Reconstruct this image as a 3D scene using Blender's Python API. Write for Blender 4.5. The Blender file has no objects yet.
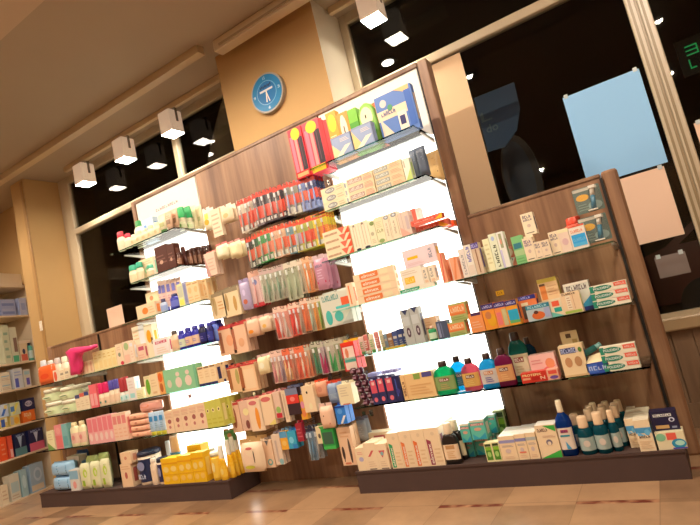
import bpy, math, random
from mathutils import Vector, Matrix
random.seed(11)
SC = bpy.context.scene
COL = SC.collection
PI = math.pi

# ------------------------------------------------------------------ camera
FPX, ROLL, PITCH, YAW, EYE = 525.54, -0.224965, 0.123432, 0.517807, 0.93
_cr, _sr, _cp, _sp, _cy, _sy = math.cos(ROLL), math.sin(ROLL), math.cos(PITCH), math.sin(PITCH), math.cos(YAW), math.sin(YAW)
_f = Vector((-_sy*_cp, _cy*_cp, _sp)); _R = Vector((_cy, _sy, 0)); _U = _R.cross(_f)
RIGHT = _cr*_R + _sr*_U; UP = -_sr*_R + _cr*_U; FWD = _f
EYEP = Vector((0, 0, EYE))

def ray(px, py):
    return RIGHT*((px-350)/FPX) - UP*((py-262.5)/FPX) + FWD
def at(px, py, Y):                      # point of the photograph on the plane y = Y (metres)
    r = ray(px, py); t = Y/r.y
    return EYEP + r*t
def proj(p):
    c = Vector(p) - EYEP
    z = c.dot(FWD)
    return 350 + FPX*c.dot(RIGHT)/z, 262.5 - FPX*c.dot(UP)/z
def seen(x0, x1, yt, Y):                # centre x, width, top z of a front face whose top edge is seen there
    c = at((x0+x1)/2, yt, Y)
    a = proj((c.x-.05, Y, c.z))[0]; b = proj((c.x+.05, Y, c.z))[0]
    return c.x, (x1-x0)/(b-a)*.1, c.z

cam = bpy.data.cameras.new('camera'); cam.sensor_width = 36; cam.lens = 36*FPX/700; cam.clip_start = .05
co = bpy.data.objects.new('camera', cam); COL.objects.link(co)
co.matrix_world = Matrix(((RIGHT.x, UP.x, -FWD.x, 0), (RIGHT.y, UP.y, -FWD.y, 0), (RIGHT.z, UP.z, -FWD.z, EYE), (0, 0, 0, 1)))
SC.camera = co
SC.view_settings.view_transform = 'Standard'; SC.view_settings.look = 'None'
SC.view_settings.gamma = 1; SC.view_settings.use_curve_mapping = False

# ------------------------------------------------------------------ materials
def lin(h):
    if len(h) == 3: h = ''.join(c*2 for c in h)
    o = []
    for i in (0, 2, 4):
        s = int(h[i:i+2], 16)/255
        o.append(s/12.92 if s <= .04045 else ((s+.055)/1.055)**2.4)
    return o
_mats = {}
def mat(h, rough=.5, metal=0., emit=0., kind=''):
    key = (h, rough, metal, emit, kind)
    if key in _mats: return _mats[key]
    m = bpy.data.materials.new('paint_'+h+kind); m.use_nodes = True
    nt = m.node_tree; b = nt.nodes['Principled BSDF']
    c = lin(h)
    b.inputs['Base Color'].default_value = (*c, 1)
    b.inputs['Roughness'].default_value = rough
    b.inputs['Metallic'].default_value = metal
    if emit:
        b.inputs['Emission Color'].default_value = (*c, 1); b.inputs['Emission Strength'].default_value = emit
    if kind == 'liquid':                # tinted plastic full of liquid: lets light through
        tr = nt.nodes.new('ShaderNodeBsdfTranslucent'); tr.inputs[0].default_value = (*c, 1)
        tp = nt.nodes.new('ShaderNodeBsdfTransparent'); tp.inputs[0].default_value = (*[min(1, x*1.1+.05) for x in c], 1)
        m1 = nt.nodes.new('ShaderNodeMixShader'); m1.inputs[0].default_value = .55
        m2 = nt.nodes.new('ShaderNodeMixShader'); m2.inputs[0].default_value = .68
        b.inputs['Roughness'].default_value = .12
        L = nt.links
        L.new(tr.outputs[0], m1.inputs[1]); L.new(tp.outputs[0], m1.inputs[2])
        L.new(b.outputs[0], m2.inputs[1]); L.new(m1.outputs[0], m2.inputs[2])
        L.new(m2.outputs[0], nt.nodes['Material Output'].inputs[0])
    if kind == 'clear':                 # clear thin plastic
        tp = nt.nodes.new('ShaderNodeBsdfTransparent'); tp.inputs[0].default_value = (.97, .97, .97, 1)
        b.inputs['Roughness'].default_value = .12
        m2 = nt.nodes.new('ShaderNodeMixShader'); m2.inputs[0].default_value = .955
        L = nt.links
        L.new(b.outputs[0], m2.inputs[1]); L.new(tp.outputs[0], m2.inputs[2])
        L.new(m2.outputs[0], nt.nodes['Material Output'].inputs[0])
    _mats[key] = m
    return m
def P(h): return mat(h, .42)            # printed board / plastic

def node_mat(name):
    m = bpy.data.materials.new(name); m.use_nodes = True
    nt = m.node_tree
    return m, nt, nt.nodes['Principled BSDF']
def wood(name, dark, light, sx=14., sz=.9):
    m, nt, b = node_mat(name); L = nt.links; N = nt.nodes.new
    tc = N('ShaderNodeTexCoord'); mp = N('ShaderNodeMapping'); mp.inputs['Scale'].default_value = (sx, sx, sz)
    L.new(tc.outputs['Object'], mp.inputs[0])
    n1 = N('ShaderNodeTexNoise'); n1.inputs['Scale'].default_value = 1.6; n1.inputs['Detail'].default_value = 6; n1.inputs['Roughness'].default_value = .6
    L.new(mp.outputs[0], n1.inputs['Vector'])
    mp2 = N('ShaderNodeMapping'); mp2.inputs['Scale'].default_value = (sx*.35, sx*.35, sz*.12)
    L.new(tc.outputs['Object'], mp2.inputs[0])
    n2 = N('ShaderNodeTexNoise'); n2.inputs['Scale'].default_value = 1.3; n2.inputs['Detail'].default_value = 1
    L.new(mp2.outputs[0], n2.inputs['Vector'])
    mx = N('ShaderNodeMix'); mx.inputs[0].default_value = .5
    L.new(n1.outputs[0], mx.inputs[2]); L.new(n2.outputs[0], mx.inputs[3])
    cr = N('ShaderNodeValToRGB'); cr.color_ramp.elements[0].position = .36; cr.color_ramp.elements[1].position = .66
    cr.color_ramp.elements[0].color = (*lin(dark), 1); cr.color_ramp.elements[1].color = (*lin(light), 1)
    L.new(mx.outputs[0], cr.inputs[0]); L.new(cr.outputs[0], b.inputs['Base Color'])
    b.inputs['Roughness'].default_value = .42
    return m
def plaster(name, h, var=.06, scale=3.):
    m, nt, b = node_mat(name); L = nt.links; N = nt.nodes.new
    tc = N('ShaderNodeTexCoord'); n = N('ShaderNodeTexNoise'); n.inputs['Scale'].default_value = scale; n.inputs['Detail'].default_value = 4
    L.new(tc.outputs['Object'], n.inputs['Vector'])
    cr = N('ShaderNodeValToRGB'); c = lin(h)
    cr.color_ramp.elements[0].color = (*[x*(1-var) for x in c], 1); cr.color_ramp.elements[1].color = (*[min(1, x*(1+var)) for x in c], 1)
    L.new(n.outputs[0], cr.inputs[0]); L.new(cr.outputs[0], b.inputs['Base Color'])
    b.inputs['Roughness'].default_value = .75
    bp = N('ShaderNodeBump'); bp.inputs['Strength'].default_value = .03
    n3 = N('ShaderNodeTexNoise'); n3.inputs['Scale'].default_value = 90
    L.new(tc.outputs['Object'], n3.inputs['Vector']); L.new(n3.outputs[0], bp.inputs['Height']); L.new(bp.outputs[0], b.inputs['Normal'])
    return m

# ------------------------------------------------------------------ mesh builder
_text = {}
def text_shape(s):
    if s not in _text:
        cu = bpy.data.curves.new('t', 'FONT'); cu.body = s; cu.resolution_u = 2; cu.offset = .018
        ob = bpy.data.objects.new('t', cu); COL.objects.link(ob)
        me = bpy.data.meshes.new_from_object(ob)
        vs = [(v.co.x, v.co.y) for v in me.vertices]; fs = [tuple(p.vertices) for p in me.polygons]
        bpy.data.objects.remove(ob); bpy.data.meshes.remove(me); bpy.data.curves.remove(cu)
        x0 = min(v[0] for v in vs); x1 = max(v[0] for v in vs); y0 = min(v[1] for v in vs); y1 = max(v[1] for v in vs)
        _text[s] = ([((x-x0)/(x1-x0), (y-y0)/(y1-y0)) for x, y in vs], fs)
    return _text[s]

class MB:
    def __init__(s):
        s.v = []; s.f = []; s.mi = []; s.sm = []; s.mats = []
    def m(s, m):
        if m not in s.mats: s.mats.append(m)
        return s.mats.index(m)
    def add(s, vs, fs, m, smooth=False):
        o = len(s.v); s.v += [tuple(v) for v in vs]; k = s.m(m)
        for f in fs: s.f.append(tuple(o+i for i in f)); s.mi.append(k); s.sm.append(smooth)
    def box(s, x0, x1, y0, y1, z0, z1, m, top=None, right=None):
        vs = [(x0,y0,z0),(x1,y0,z0),(x1,y1,z0),(x0,y1,z0),(x0,y0,z1),(x1,y0,z1),(x1,y1,z1),(x0,y1,z1)]
        s.add(vs, [(0,3,2,1),(0,1,5,4),(2,3,7,6),(3,0,4,7)], m)
        o = len(s.v)-8
        for q, mm in (((4,5,6,7), top or m), ((1,2,6,5), right or m)):
            s.f.append(tuple(o+i for i in q)); s.mi.append(s.m(mm)); s.sm.append(False)
        return s
    def rbox(s, x0, x1, y0, y1, z0, z1, m, r=.004):   # box with chamfered vertical and top edges
        def ring(z, i): return [(x0+r+i,y0+i,z),(x1-r-i,y0+i,z),(x1-i,y0+r+i,z),(x1-i,y1-r-i,z),(x1-r-i,y1-i,z),(x0+r+i,y1-i,z),(x0+i,y1-r-i,z),(x0+i,y0+r+i,z)]
        rs = [ring(z0+r, 0), ring(z1-r, 0)]
        rs = [ring(z0, r*.6)] + rs + [ring(z1, r*.6)]
        vs = [p for q in rs for p in q]; fs = []
        for k in range(3):
            for i in range(8): fs.append((k*8+i, k*8+(i+1)%8, k*8+8+(i+1)%8, k*8+8+i))
        fs.append(tuple(range(7, -1, -1))); fs.append(tuple(24+i for i in range(8)))
        s.add(vs, fs, m); return s
    def plate(s, pts, y0, y1, m):        # polygon in the x-z plane, counter-clockwise seen from the front, between y0 (front) and y1
        n = len(pts)
        vs = [(x, y0, z) for x, z in pts] + [(x, y1, z) for x, z in pts]
        fs = [tuple(range(n)), tuple(range(2*n-1, n-1, -1))] + [(i, i+n, (i+1) % n + n, (i+1) % n) for i in range(n)]
        s.add(vs, fs, m); return s
    def face(s, pts, y, m):              # print lying on a front face
        s.add([(x, y, z) for x, z in pts], [tuple(range(len(pts)))], m); return s
    def text(s, t, x0, z0, x1, z1, y, m, up=False):
        vs, fs = text_shape(t)
        if up: q = [(x1-b*(x1-x0), y, z0+a*(z1-z0)) for a, b in vs]
        else: q = [(x0+a*(x1-x0), y, z0+b*(z1-z0)) for a, b in vs]
        s.add(q, fs, m); return s
    def sweep(s, secs, m, seg=20, x=0., y=0., arc=None, caps=True, smooth=True):   # superellipse rings stacked in z: (z, a, b, n)
        rs = []
        full = arc is None
        th = [2*PI*i/seg for i in range(seg)] if full else [arc[0]+(arc[1]-arc[0])*i/seg for i in range(seg+1)]
        for q in secs:
            z, a, b = q[:3]; n = q[3] if len(q) > 3 else 2
            ring = []
            for t in th:
                c, d = math.cos(t), math.sin(t)
                ring.append((x+a*math.copysign(abs(c)**(2/n), c), y+b*math.copysign(abs(d)**(2/n), d), z))
            rs.append(ring)
        k = len(th); vs = [p for r in rs for p in r]; fs = []
        for j in range(len(rs)-1):
            for i in range(k if full else k-1):
                fs.append((j*k+i, j*k+(i+1) % k, (j+1)*k+(i+1) % k, (j+1)*k+i))
        s.add(vs, fs, m, smooth)
        if full and caps:
            o = len(s.v)-len(vs)
            s.f.append(tuple(o+i for i in range(k-1, -1, -1))); s.f.append(tuple(o+len(vs)-k+i for i in range(k)))
            s.mi += [s.m(m)]*2; s.sm += [False]*2
        return s
    def tube(s, pts, r, m, seg=6, cap=True):
        pts = [Vector(p) for p in pts]; rings = []
        for i, p in enumerate(pts):
            d = (pts[min(i+1, len(pts)-1)]-pts[max(i-1, 0)]).normalized()
            u = d.cross(Vector((0, 0, 1)));  u = u.normalized() if u.length > 1e-3 else Vector((1, 0, 0))
            w = d.cross(u); rr = r[i] if isinstance(r, (list, tuple)) else r
            rings.append([p+(u*math.cos(2*PI*j/seg)+w*math.sin(2*PI*j/seg))*rr for j in range(seg)])
        vs = [q for g in rings for q in g]; fs = []
        for k in range(len(rings)-1):
            for j in range(seg): fs.append((k*seg+j, k*seg+(j+1) % seg, k*seg+seg+(j+1) % seg, k*seg+seg+j))
        if cap: fs.append(tuple(range(seg-1, -1, -1))); fs.append(tuple(len(vs)-seg+j for j in range(seg)))
        s.add(vs, fs, m, True); return s
    def mesh(s, name):
        me = bpy.data.meshes.new(name); me.from_pydata(s.v, [], s.f)
        for m in s.mats: me.materials.append(m)
        me.polygons.foreach_set('material_index', s.mi); me.polygons.foreach_set('use_smooth', s.sm)
        me.update(); return me

def ell(cx, cz, rx, rz, n=20): return [(cx+rx*math.cos(2*PI*i/n), cz+rz*math.sin(2*PI*i/n)) for i in range(n)]
def rect(x0, z0, x1, z1): return [(x0, z0), (x1, z0), (x1, z1), (x0, z1)]
def rrect(x0, z0, x1, z1, r, n=4):
    o = []
    for cx, cz, a in ((x1-r, z0+r, -PI/2), (x1-r, z1-r, 0), (x0+r, z1-r, PI/2), (x0+r, z0+r, PI)):
        for i in range(n+1): o.append((cx+r*math.cos(a+PI/2*i/n), cz+r*math.sin(a+PI/2*i/n)))
    return o

# ------------------------------------------------------------------ objects
def obj(name, me, parent=None, loc=(0, 0, 0), rz=0.):
    if isinstance(me, MB): me = me.mesh(name)
    o = bpy.data.objects.new(name, me); COL.objects.link(o)
    o.location = loc; o.rotation_euler = (0, 0, rz)
    if parent: o.parent = parent
    return o
def struct(name, mb, parent=None, loc=(0, 0, 0)):
    o = obj(name, mb, parent, loc)
    if not parent: o['kind'] = 'structure'
    return o
def tag(o, label, cat, group=None):
    o['label'] = label; o['category'] = cat
    if group: o['group'] = group
    return o
def thing(name, label, cat, loc=(0, 0, 0), rz=0., group=None):
    o = bpy.data.objects.new(name, None); COL.objects.link(o); o.empty_display_size = .05
    o.location = loc; o.rotation_euler = (0, 0, rz)
    return tag(o, label, cat, group)
_cache = {}
REG = []
def put(name, parts, desc, cat, where, loc, rz=0., rx=0., order=None, group=None):
    """parts: list of (part name, mesh); one part makes a plain object, more make an Empty with children"""
    if len(parts) == 1: o = obj(name, parts[0][1], None, loc, rz)
    else:
        o = bpy.data.objects.new(name, None); COL.objects.link(o); o.empty_display_size = .03
        o.location = loc; o.rotation_euler = (0, 0, rz)
        made = []
        for pn, me, *par in parts:
            made.append(obj(pn, me, made[par[0]] if par else o))
    if rx: o.rotation_euler = (rx, 0, rz)
    o['category'] = cat
    REG.append((o, desc, where, order if order is not None else loc[0], group))
    return o
ORD = ['first', 'second', 'third', 'fourth', 'fifth', 'sixth', 'seventh', 'eighth', 'ninth', 'tenth', 'eleventh', 'twelfth', 'thirteenth', 'fourteenth', 'fifteenth', 'sixteenth']
def finish_labels():
    d = {}
    for r in REG: d.setdefault((r[1], r[2]), []).append(r)
    for (desc, where), rs in d.items():
        rs.sort(key=lambda r: r[3])
        for i, r in enumerate(rs):
            if len(rs) == 1: lab = desc + ' ' + where
            else:
                o = 'leftmost' if i == 0 else 'rightmost' if i == len(rs)-1 else ('middle one' if len(rs) == 3 else ORD[i]+' from left')
                lab = desc + ', ' + o + ', ' + where
            r[0]['label'] = lab
            g = r[4] or (where_group(r[0]['category'], where) if len(rs) > 1 else None)
            if g: r[0]['group'] = g
            n = len(lab.split())
            if n > 16 or n < 4: print('LABEL', n, lab)
def where_group(cat, where): return 'the %s items %s' % (cat, where)
# ------------------------------------------------------------------ key planes (metres)
YB = 2.95          # front of the back panels
YF = 2.63          # front edge of shelves and plinths
YC = 3.03          # front of the wall pillars
YW = 3.40          # window frames
YG = 3.425         # glass
ZC = 3.20          # ceiling
PLZ = .125         # top of plinths
SH = [1.925, 1.645, 1.357, 1.055, .772, .485]   # shelf heights

M_wood = wood('warm_oak', '6a4936', 'a47e5f')
M_woodtop = wood('oak_edge', '664834', '96765a')
M_wall = plaster('ochre_paint', 'bf9c68')
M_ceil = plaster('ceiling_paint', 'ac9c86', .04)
M_pale = plaster('pale_paint', 'cfc4ae')
M_frame = mat('c2b398', .35)
M_plinth = plaster('plinth_laminate', '4a3733', .08, 20)
M_steel = mat('b9b4ac', .25, .9)
M_dark = mat('15120f', .6)

def glass_mat(name, tint, refl):
    m, nt, b = node_mat(name); L = nt.links
    t = nt.nodes.new('ShaderNodeBsdfTransparent'); t.inputs[0].default_value = (*tint, 1)
    g = nt.nodes.new('ShaderNodeBsdfGlossy'); g.inputs['Roughness'].default_value = .01
    fr = nt.nodes.new('ShaderNodeFresnel'); fr.inputs[0].default_value = refl
    mx = nt.nodes.new('ShaderNodeMixShader')
    L.new(fr.outputs[0], mx.inputs[0]); L.new(t.outputs[0], mx.inputs[1]); L.new(g.outputs[0], mx.inputs[2])
    L.new(mx.outputs[0], nt.nodes['Material Output'].inputs[0])
    return m
M_pane = glass_mat('window_glass', (.93, .95, .94), 1.38)
M_shelfglass = glass_mat('shelf_glass', (.94, .99, .975), 1.15)
M_edge = glass_mat('shelf_glass_edge', (.68, .95, .90), 1.15)

# floor: beige stone tiles with red-brown inserts
def floor_mat():
    m, nt, b = node_mat('stone_tiles'); L = nt.links
    def math_(op, a, c=None, d=None):
        n = nt.nodes.new('ShaderNodeMath'); n.operation = op
        for i, v in enumerate((a, c, d)):
            if v is None: continue
            if isinstance(v, (int, float)): n.inputs[i].default_value = v
            else: L.new(v, n.inputs[i])
        return n.outputs[0]
    tc = nt.nodes.new('ShaderNodeTexCoord'); sp = nt.nodes.new('ShaderNodeSeparateXYZ'); L.new(tc.outputs['Object'], sp.inputs[0])
    px, py = .3185, .353
    ry = math_('DIVIDE', math_('ADD', sp.outputs[1], 20*py-2.400), py); rx = math_('DIVIDE', math_('ADD', sp.outputs[0], 40*px+.24), px)
    fy = math_('FRACT', ry); fx = math_('FRACT', rx); iy = math_('FLOOR', ry); ix = math_('FLOOR', rx)
    inbar = math_('LESS_THAN', fy, .088)
    par = math_('MODULO', math_('ADD', ix, iy), 2)
    isbar = math_('MULTIPLY', inbar, math_('GREATER_THAN', par, .5))
    gap = math_('MAXIMUM', math_('LESS_THAN', fx, .010), math_('LESS_THAN', math_('ABSOLUTE', math_('SUBTRACT', fy, .092)), .006))
    w = nt.nodes.new('ShaderNodeTexWhiteNoise'); w.noise_dimensions = '2D'
    cb = nt.nodes.new('ShaderNodeCombineXYZ'); L.new(ix, cb.inputs[0]); L.new(iy, cb.inputs[1]); L.new(cb.outputs[0], w.inputs['Vector'])
    n = nt.nodes.new('ShaderNodeTexNoise'); n.inputs['Scale'].default_value = 5; n.inputs['Detail'].default_value = 7; n.inputs['Roughness'].default_value = .65
    L.new(tc.outputs['Object'], n.inputs['Vector'])
    f = math_('ADD', math_('MULTIPLY', w.outputs['Value'], .5), math_('MULTIPLY', n.outputs[0], .65))
    cr = nt.nodes.new('ShaderNodeValToRGB'); e = cr.color_ramp.elements
    e[0].position = .25; e[0].color = (*lin('7d6048'), 1); e[1].position = .75; e[1].color = (*lin('b4906e'), 1); L.new(f, cr.inputs[0])
    n2 = nt.nodes.new('ShaderNodeTexNoise'); n2.inputs['Scale'].default_value = 14; L.new(tc.outputs['Object'], n2.inputs['Vector'])
    c2 = nt.nodes.new('ShaderNodeValToRGB'); e = c2.color_ramp.elements
    e[0].position = .42; e[0].color = (*lin('6e2f22'), 1); e[1].position = .68; e[1].color = (*lin('b98a68'), 1); L.new(n2.outputs[0], c2.inputs[0])
    m1 = nt.nodes.new('ShaderNodeMix'); m1.data_type = 'RGBA'; L.new(isbar, m1.inputs[0]); L.new(cr.outputs[0], m1.inputs[6]); L.new(c2.outputs[0], m1.inputs[7])
    m2 = nt.nodes.new('ShaderNodeMix'); m2.data_type = 'RGBA'; L.new(math_('MULTIPLY', gap, .55), m2.inputs[0]); L.new(m1.outputs[2], m2.inputs[6]); m2.inputs[7].default_value = (*lin('6a5038'), 1)
    L.new(m2.outputs[2], b.inputs['Base Color']); b.inputs['Roughness'].default_value = .28
    return m
struct('floor', MB().box(-7.4, 4.2, -5, 3.5, -.1, 0, floor_mat()))
c = MB(); c.box(-7.4, 4.2, -5, 1.765, ZC, 3.4, plaster('ceiling_front_lit_tone', 'c2ad94', .04)); c.box(-7.4, 4.2, 1.765, 3.5, ZC+.03, 3.4, M_ceil)  # front ceiling colour lightened in place of the stronger light there
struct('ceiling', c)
struct('trim_1', MB().box(-5.52, -2.46, 2.80, 2.87, ZC-.03, ZC+.03, mat('c9b490', .5)))
struct('wall_left', MB().box(-7.4, -7.2, -5, 3.5, 0, ZC+.03, M_wall))
struct('wall_right', MB().box(4.0, 4.2, -5, 3.5, 0, ZC+.03, M_wall))
struct('wall_front', MB().box(-7.2, 4.0, -5, -4.85, 0, ZC, M_wall))
# window wall: pillars, wall under the windows
def planks():
    m, nt, b = node_mat('plank_boards'); L = nt.links
    tc = nt.nodes.new('ShaderNodeTexCoord'); n = nt.nodes.new('ShaderNodeTexNoise'); n.inputs['Scale'].default_value = 3
    mp = nt.nodes.new('ShaderNodeMapping'); mp.inputs['Scale'].default_value = (9, 9, .8); L.new(tc.outputs['Object'], mp.inputs[0]); L.new(mp.outputs[0], n.inputs['Vector'])
    cr = nt.nodes.new('ShaderNodeValToRGB'); cr.color_ramp.elements[0].color = (*lin('6e5642'), 1); cr.color_ramp.elements[1].color = (*lin('9c8064'), 1)
    L.new(n.outputs[0], cr.inputs[0]); L.new(cr.outputs[0], b.inputs['Base Color']); b.inputs['Roughness'].default_value = .5
    return m
M_plank = planks()
w = MB(); w.box(-7.2, 4.0, YW+.02, 3.5, 0, .53, M_plank)
for i in range(60):
    x0 = -5.3+i*.105
    w.box(x0, x0+.098, YW+.002, YW+.02, .13, .53, M_plank)
struct('wall_back', w)
struct('baseboard_back', MB().box(-5.37, 4.0, YW-.005, YW+.02, 0, .13, M_plank))
struct('trim_2', MB().rbox(-5.37, 4.0, YW-.045, YW+.06, .53, .60, mat('b49c78', .35), .008))      # sill
p = MB(); p.box(-2.50, -1.57, YC, 3.5, 0, ZC+.03, M_wall, right=M_pale)
struct('wall_pillar_middle', p)
p = MB(); p.box(-5.62, -5.37, YC, 3.5, 0, ZC+.03, M_wall, right=M_wall); p.box(-7.2, -5.62, 3.36, 3.5, 0, ZC+.03, M_wall)
struct('wall_pillar_left', p)
struct('trim_3', MB().rbox(-5.415, -5.375, YC-.018, YC+.0, 0, ZC, mat('a9824e', .4), .004))
# windows
def window(n, x0, x1, jl=.06, jr=.06, extra=()):
    f = MB()
    f.rbox(x0, x0+jl, YW, YW+.06, .60, 3.23, M_frame, .006)
    f.rbox(x1-jr, x1, YW, YW+.06, .60, 3.23, M_frame, .006)
    f.box(x0+jl, x1-jr, YW, YW+.06, 3.16, 3.23, M_frame)
    f.rbox(x0+jl, x1-jr, YW-.012, YW+.06, 2.575, 2.635, M_frame, .008)
    f.box(x0+jl, x1-jr, YW+.005, YW+.05, .60, .625, M_frame)
    for e in extra: f.rbox(*e, M_frame, .006)
    o = struct('window_%d' % n, f)
    struct('glass_pane', MB().box(x0+jl-.01, x1-jr+.01, YG, YG+.006, .61, 3.2, M_pane), o)
    return o
window(1, -5.37, -2.50, .185, .03, [(-3.515, -3.455, YW-.01, YW+.05, 2.63, 3.17)])
window(2, -1.57, .262, .06, .055)
f = window(3, .262, 2.6, .055, .06)
g = MB()
for i in range(3): g.box(.222+i*.028, .235+i*.028, YW-.008, YW+.001, .62, 3.2, mat('8d7a5a', .4))
struct('trim_4', g)

# outside, at night: pavement, soffit of the arcade holding the lamp reflection discs, dark facade opposite
struct('ground_street', MB().box(-12, 9, 3.5, 14, -.15, -.02, plaster('asphalt', '2a2826')))
struct('arcade_soffit', MB().box(-12, 9, 3.5, 12.5, 3.22, 3.4, plaster('dark_soffit', '241d1a')))
struct('facade_opposite', MB().box(-12, 9, 13.5, 14, -.1, 9, plaster('dark_facade', '1c1816')))
# ------------------------------------------------------------------ lamps
def spot(name, loc, energy, color, angle, blend=.6, target=None, size=.06):
    l = bpy.data.lights.new(name, 'SPOT'); l.energy = energy; l.color = color; l.spot_size = math.radians(angle); l.spot_blend = blend; l.shadow_soft_size = size
    o = bpy.data.objects.new(name, l); o.location = loc
    if target is not None: o.rotation_euler = (Vector(target)-Vector(loc)).to_track_quat('-Z', 'Y').to_euler()
    return o
WARM = (1, .83, .65)
M_lampglow = mat('fff2dc', .5, 0, 42)
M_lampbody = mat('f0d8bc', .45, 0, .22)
rail = thing('lamp_track', 'long cream lamp rail fixed under the ceiling along the windows', 'lamp rail', (0, 0, 0))
r_ = MB(); r_.rbox(-4.95, -2.52, 3.225, 3.265, ZC-.02, ZC+.03, mat('d8c3a0', .4), .004); obj('rail_bar', r_, rail)
r_ = MB(); r_.rbox(-1.55, 2.6, 3.225, 3.265, ZC-.02, ZC+.03, mat('d8c3a0', .4), .004); obj('rail_bar', r_, rail)
NB = ['above the right lit unit beside the pillar', 'above the left lit unit nearest the pillar', 'above the left lit unit, middle of three', 'leftmost above the left window']
for (px, py), nb in zip(((374, 20), (173, 134), (126, 160), (86, 184)), NB):
    b = at(px, py, 3.245)
    t = thing('track_spotlight', 'cream square track spotlight glowing '+nb, 'spotlight', b, 0, 'track spotlights by the windows')
    h = MB(); w_ = .074
    h.rbox(-w_, w_, -w_, w_, .0, .20, M_lampbody, .008)
    for k in range(4): h.box(-w_-.003, -w_, -.045+k*.027, -.033+k*.027, .03, .16, M_lampbody); h.box(w_, w_+.003, -.045+k*.027, -.033+k*.027, .03, .16, M_lampbody)
    hb = obj('housing', h, t)
    obj('lamp_face', MB().rbox(-w_+.006, w_-.006, -w_+.006, w_-.006, -.006, .004, M_lampglow, .002), t)
    y = MB(); y.box(-w_-.012, -w_-.006, -.012, .012, .09, .215, M_steel); y.box(w_+.006, w_+.012, -.012, .012, .09, .215, M_steel); y.box(-w_-.012, w_+.012, -.012, .012, .209, .215, M_steel)
    zt = ZC-.02-b.z
    y.sweep([(.213, .012, .012), (zt, .012, .012)], M_steel, 10)
    obj('yoke', y, t)
    s = spot('lamp_light', (0, 0, -.02), 26, (1, .84, .64), 115, .8, (0, 0, -1), .05); COL.objects.link(s); s.parent = t
# ceiling downlights in the shop: a shielded row close to the display, open lamps further back, the three at left added as fill
M_face = mat('fff0d8', .5, 0, 50)
def downlight(x, y, label, energy, angle, aim, shielded):
    t = thing('ceiling_downlight', label, 'downlight', (x, y, ZC), 0, 'ceiling downlights of the shop')
    obj('trim_ring', MB().sweep([(-.008, .090, .090), (0, .105, .105)], M_frame, 24), t)
    obj('lamp_face', MB().sweep([(-.004, .075, .075), (-.001, .075, .075)], M_face, 24), t)
    if shielded:
        bf = MB(); bf.sweep([(-.045, .090, .090), (0, .090, .090)], M_dark, 24, caps=False); bf.sweep([(0, .086, .086), (-.045, .086, .086)], M_dark, 24, caps=False); obj('baffle', bf, t)  # baffle added to hide the glowing face from the window glass
    s = spot('downlight_beam', (0, 0, -.012), energy, WARM, angle, .7, (0, aim, -1), .03); COL.objects.link(s); s.parent = t
for x, w in ((-5.6, 'far left'), (-4.4, 'left'), (-3.2, 'left of centre'), (-2.1, 'at centre'), (-1.15, 'right of centre'), (.4, 'right')):
    downlight(x, 1.55, 'shielded round ceiling downlight before the display, '+w, 108, 140, .75, True)
for x, y, w in ((-6.2, -1.2, 'leftmost'), (-4.9, -1.2, 'second from left'), (-3.6, -1.2, 'third from left'), (.73, -1.0, 'right, second from windows'), (.59, .87, 'right, nearest the windows'), (.97, -4.25, 'right, farthest from windows'), (-1.51, -4.2, 'alone at the back')):
    downlight(x, y, 'open round ceiling downlight behind the viewer, '+w, 105, 172, .25, False)
# glowing discs set outside, standing in for lamp reflections in the glass
for (x, y), w in zip(((-1.61, 4.33), (-3.97, 4.34)),
        ('seen over the right lit unit', 'seen over the wooden hook panel')):
    t = thing('lamp_reflection_disc', 'small white disc standing in for a lamp reflection, '+w, 'lamp', (x, y, 3.22), 0, 'lamp reflection discs set outside the windows')
    obj('lamp_face', MB().sweep([(-.012, .055, .055), (-.006, .055, .055)], mat('fff0e0', .5, 0, 7), 20), t)
    obj('trim_ring', MB().sweep([(-.007, .08, .08), (0, .09, .09)], M_dark, 20), t)
# trunking on the pillar under the ceiling
t = MB(); t.rbox(-2.36, -.9, 2.86, 2.95, ZC-.055, ZC+.03, mat('d9cbb0', .45), .006)
t.box(-2.30, -.95, 2.852, 2.86, ZC-.035, ZC-.02, mat('b5a58a', .5))
tag(obj('ceiling_trunking', t), 'cream cable trunking under the ceiling in front of the pillar', 'trunking')

# ------------------------------------------------------------------ clock on the pillar
c0 = at(270, 94, YC); rad = (at(268, 74, YC).z-at(272, 114, YC).z)/2
ck = thing('wall_clock', 'round blue wall clock with grey rim on the ochre pillar', 'clock', (c0.x, YC, c0.z))
b = MB(); b.plate(ell(0, 0, rad, rad, 40), -.035, 0, mat('a8a49a', .35)); obj('rim', b, ck)
b = MB(); b.plate(ell(0, 0, rad*.91, rad*.91, 40), -.038, -.034, mat('2180ba', .3))
b.plate(ell(0, 0, rad*.60, rad*.60, 40), -.0385, -.034, mat('8cc4e4', .3)); b.plate(ell(0, 0, rad*.575, rad*.575, 40), -.039, -.034, mat('1f74b4', .3))
[b.plate(rect((-.34+i*.088)*rad, (.26+.03*(i % 2))*rad, (-.34+i*.088+.055)*rad, (.38+.03*((i*3) % 2))*rad), -.0396, -.034, mat('1c2450', .3)) for i in range(8)]; b.plate(rect(-.40*rad, .08*rad, .40*rad, .18*rad), -.0395, -.034, mat('d8dce0', .3))
for tx, x, z in (('12', 0, .76), ('3', .76, 0), ('6', 0, -.76), ('9', -.76, 0)):
    b.text(tx, (x-.07)*rad, (z-.075)*rad, (x+.07)*rad, (z+.075)*rad, -.0392, mat('b9d6e6', .4))
obj('dial', b, ck)
b = MB(); b.plate([(-.02*rad, .06*rad), (-.10*rad, -.46*rad), (-.04*rad, -.48*rad), (.03*rad, .06*rad)], -.043, -.0405, mat('f0e6dc', .4)); obj('hour_hand', b, ck)
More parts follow.
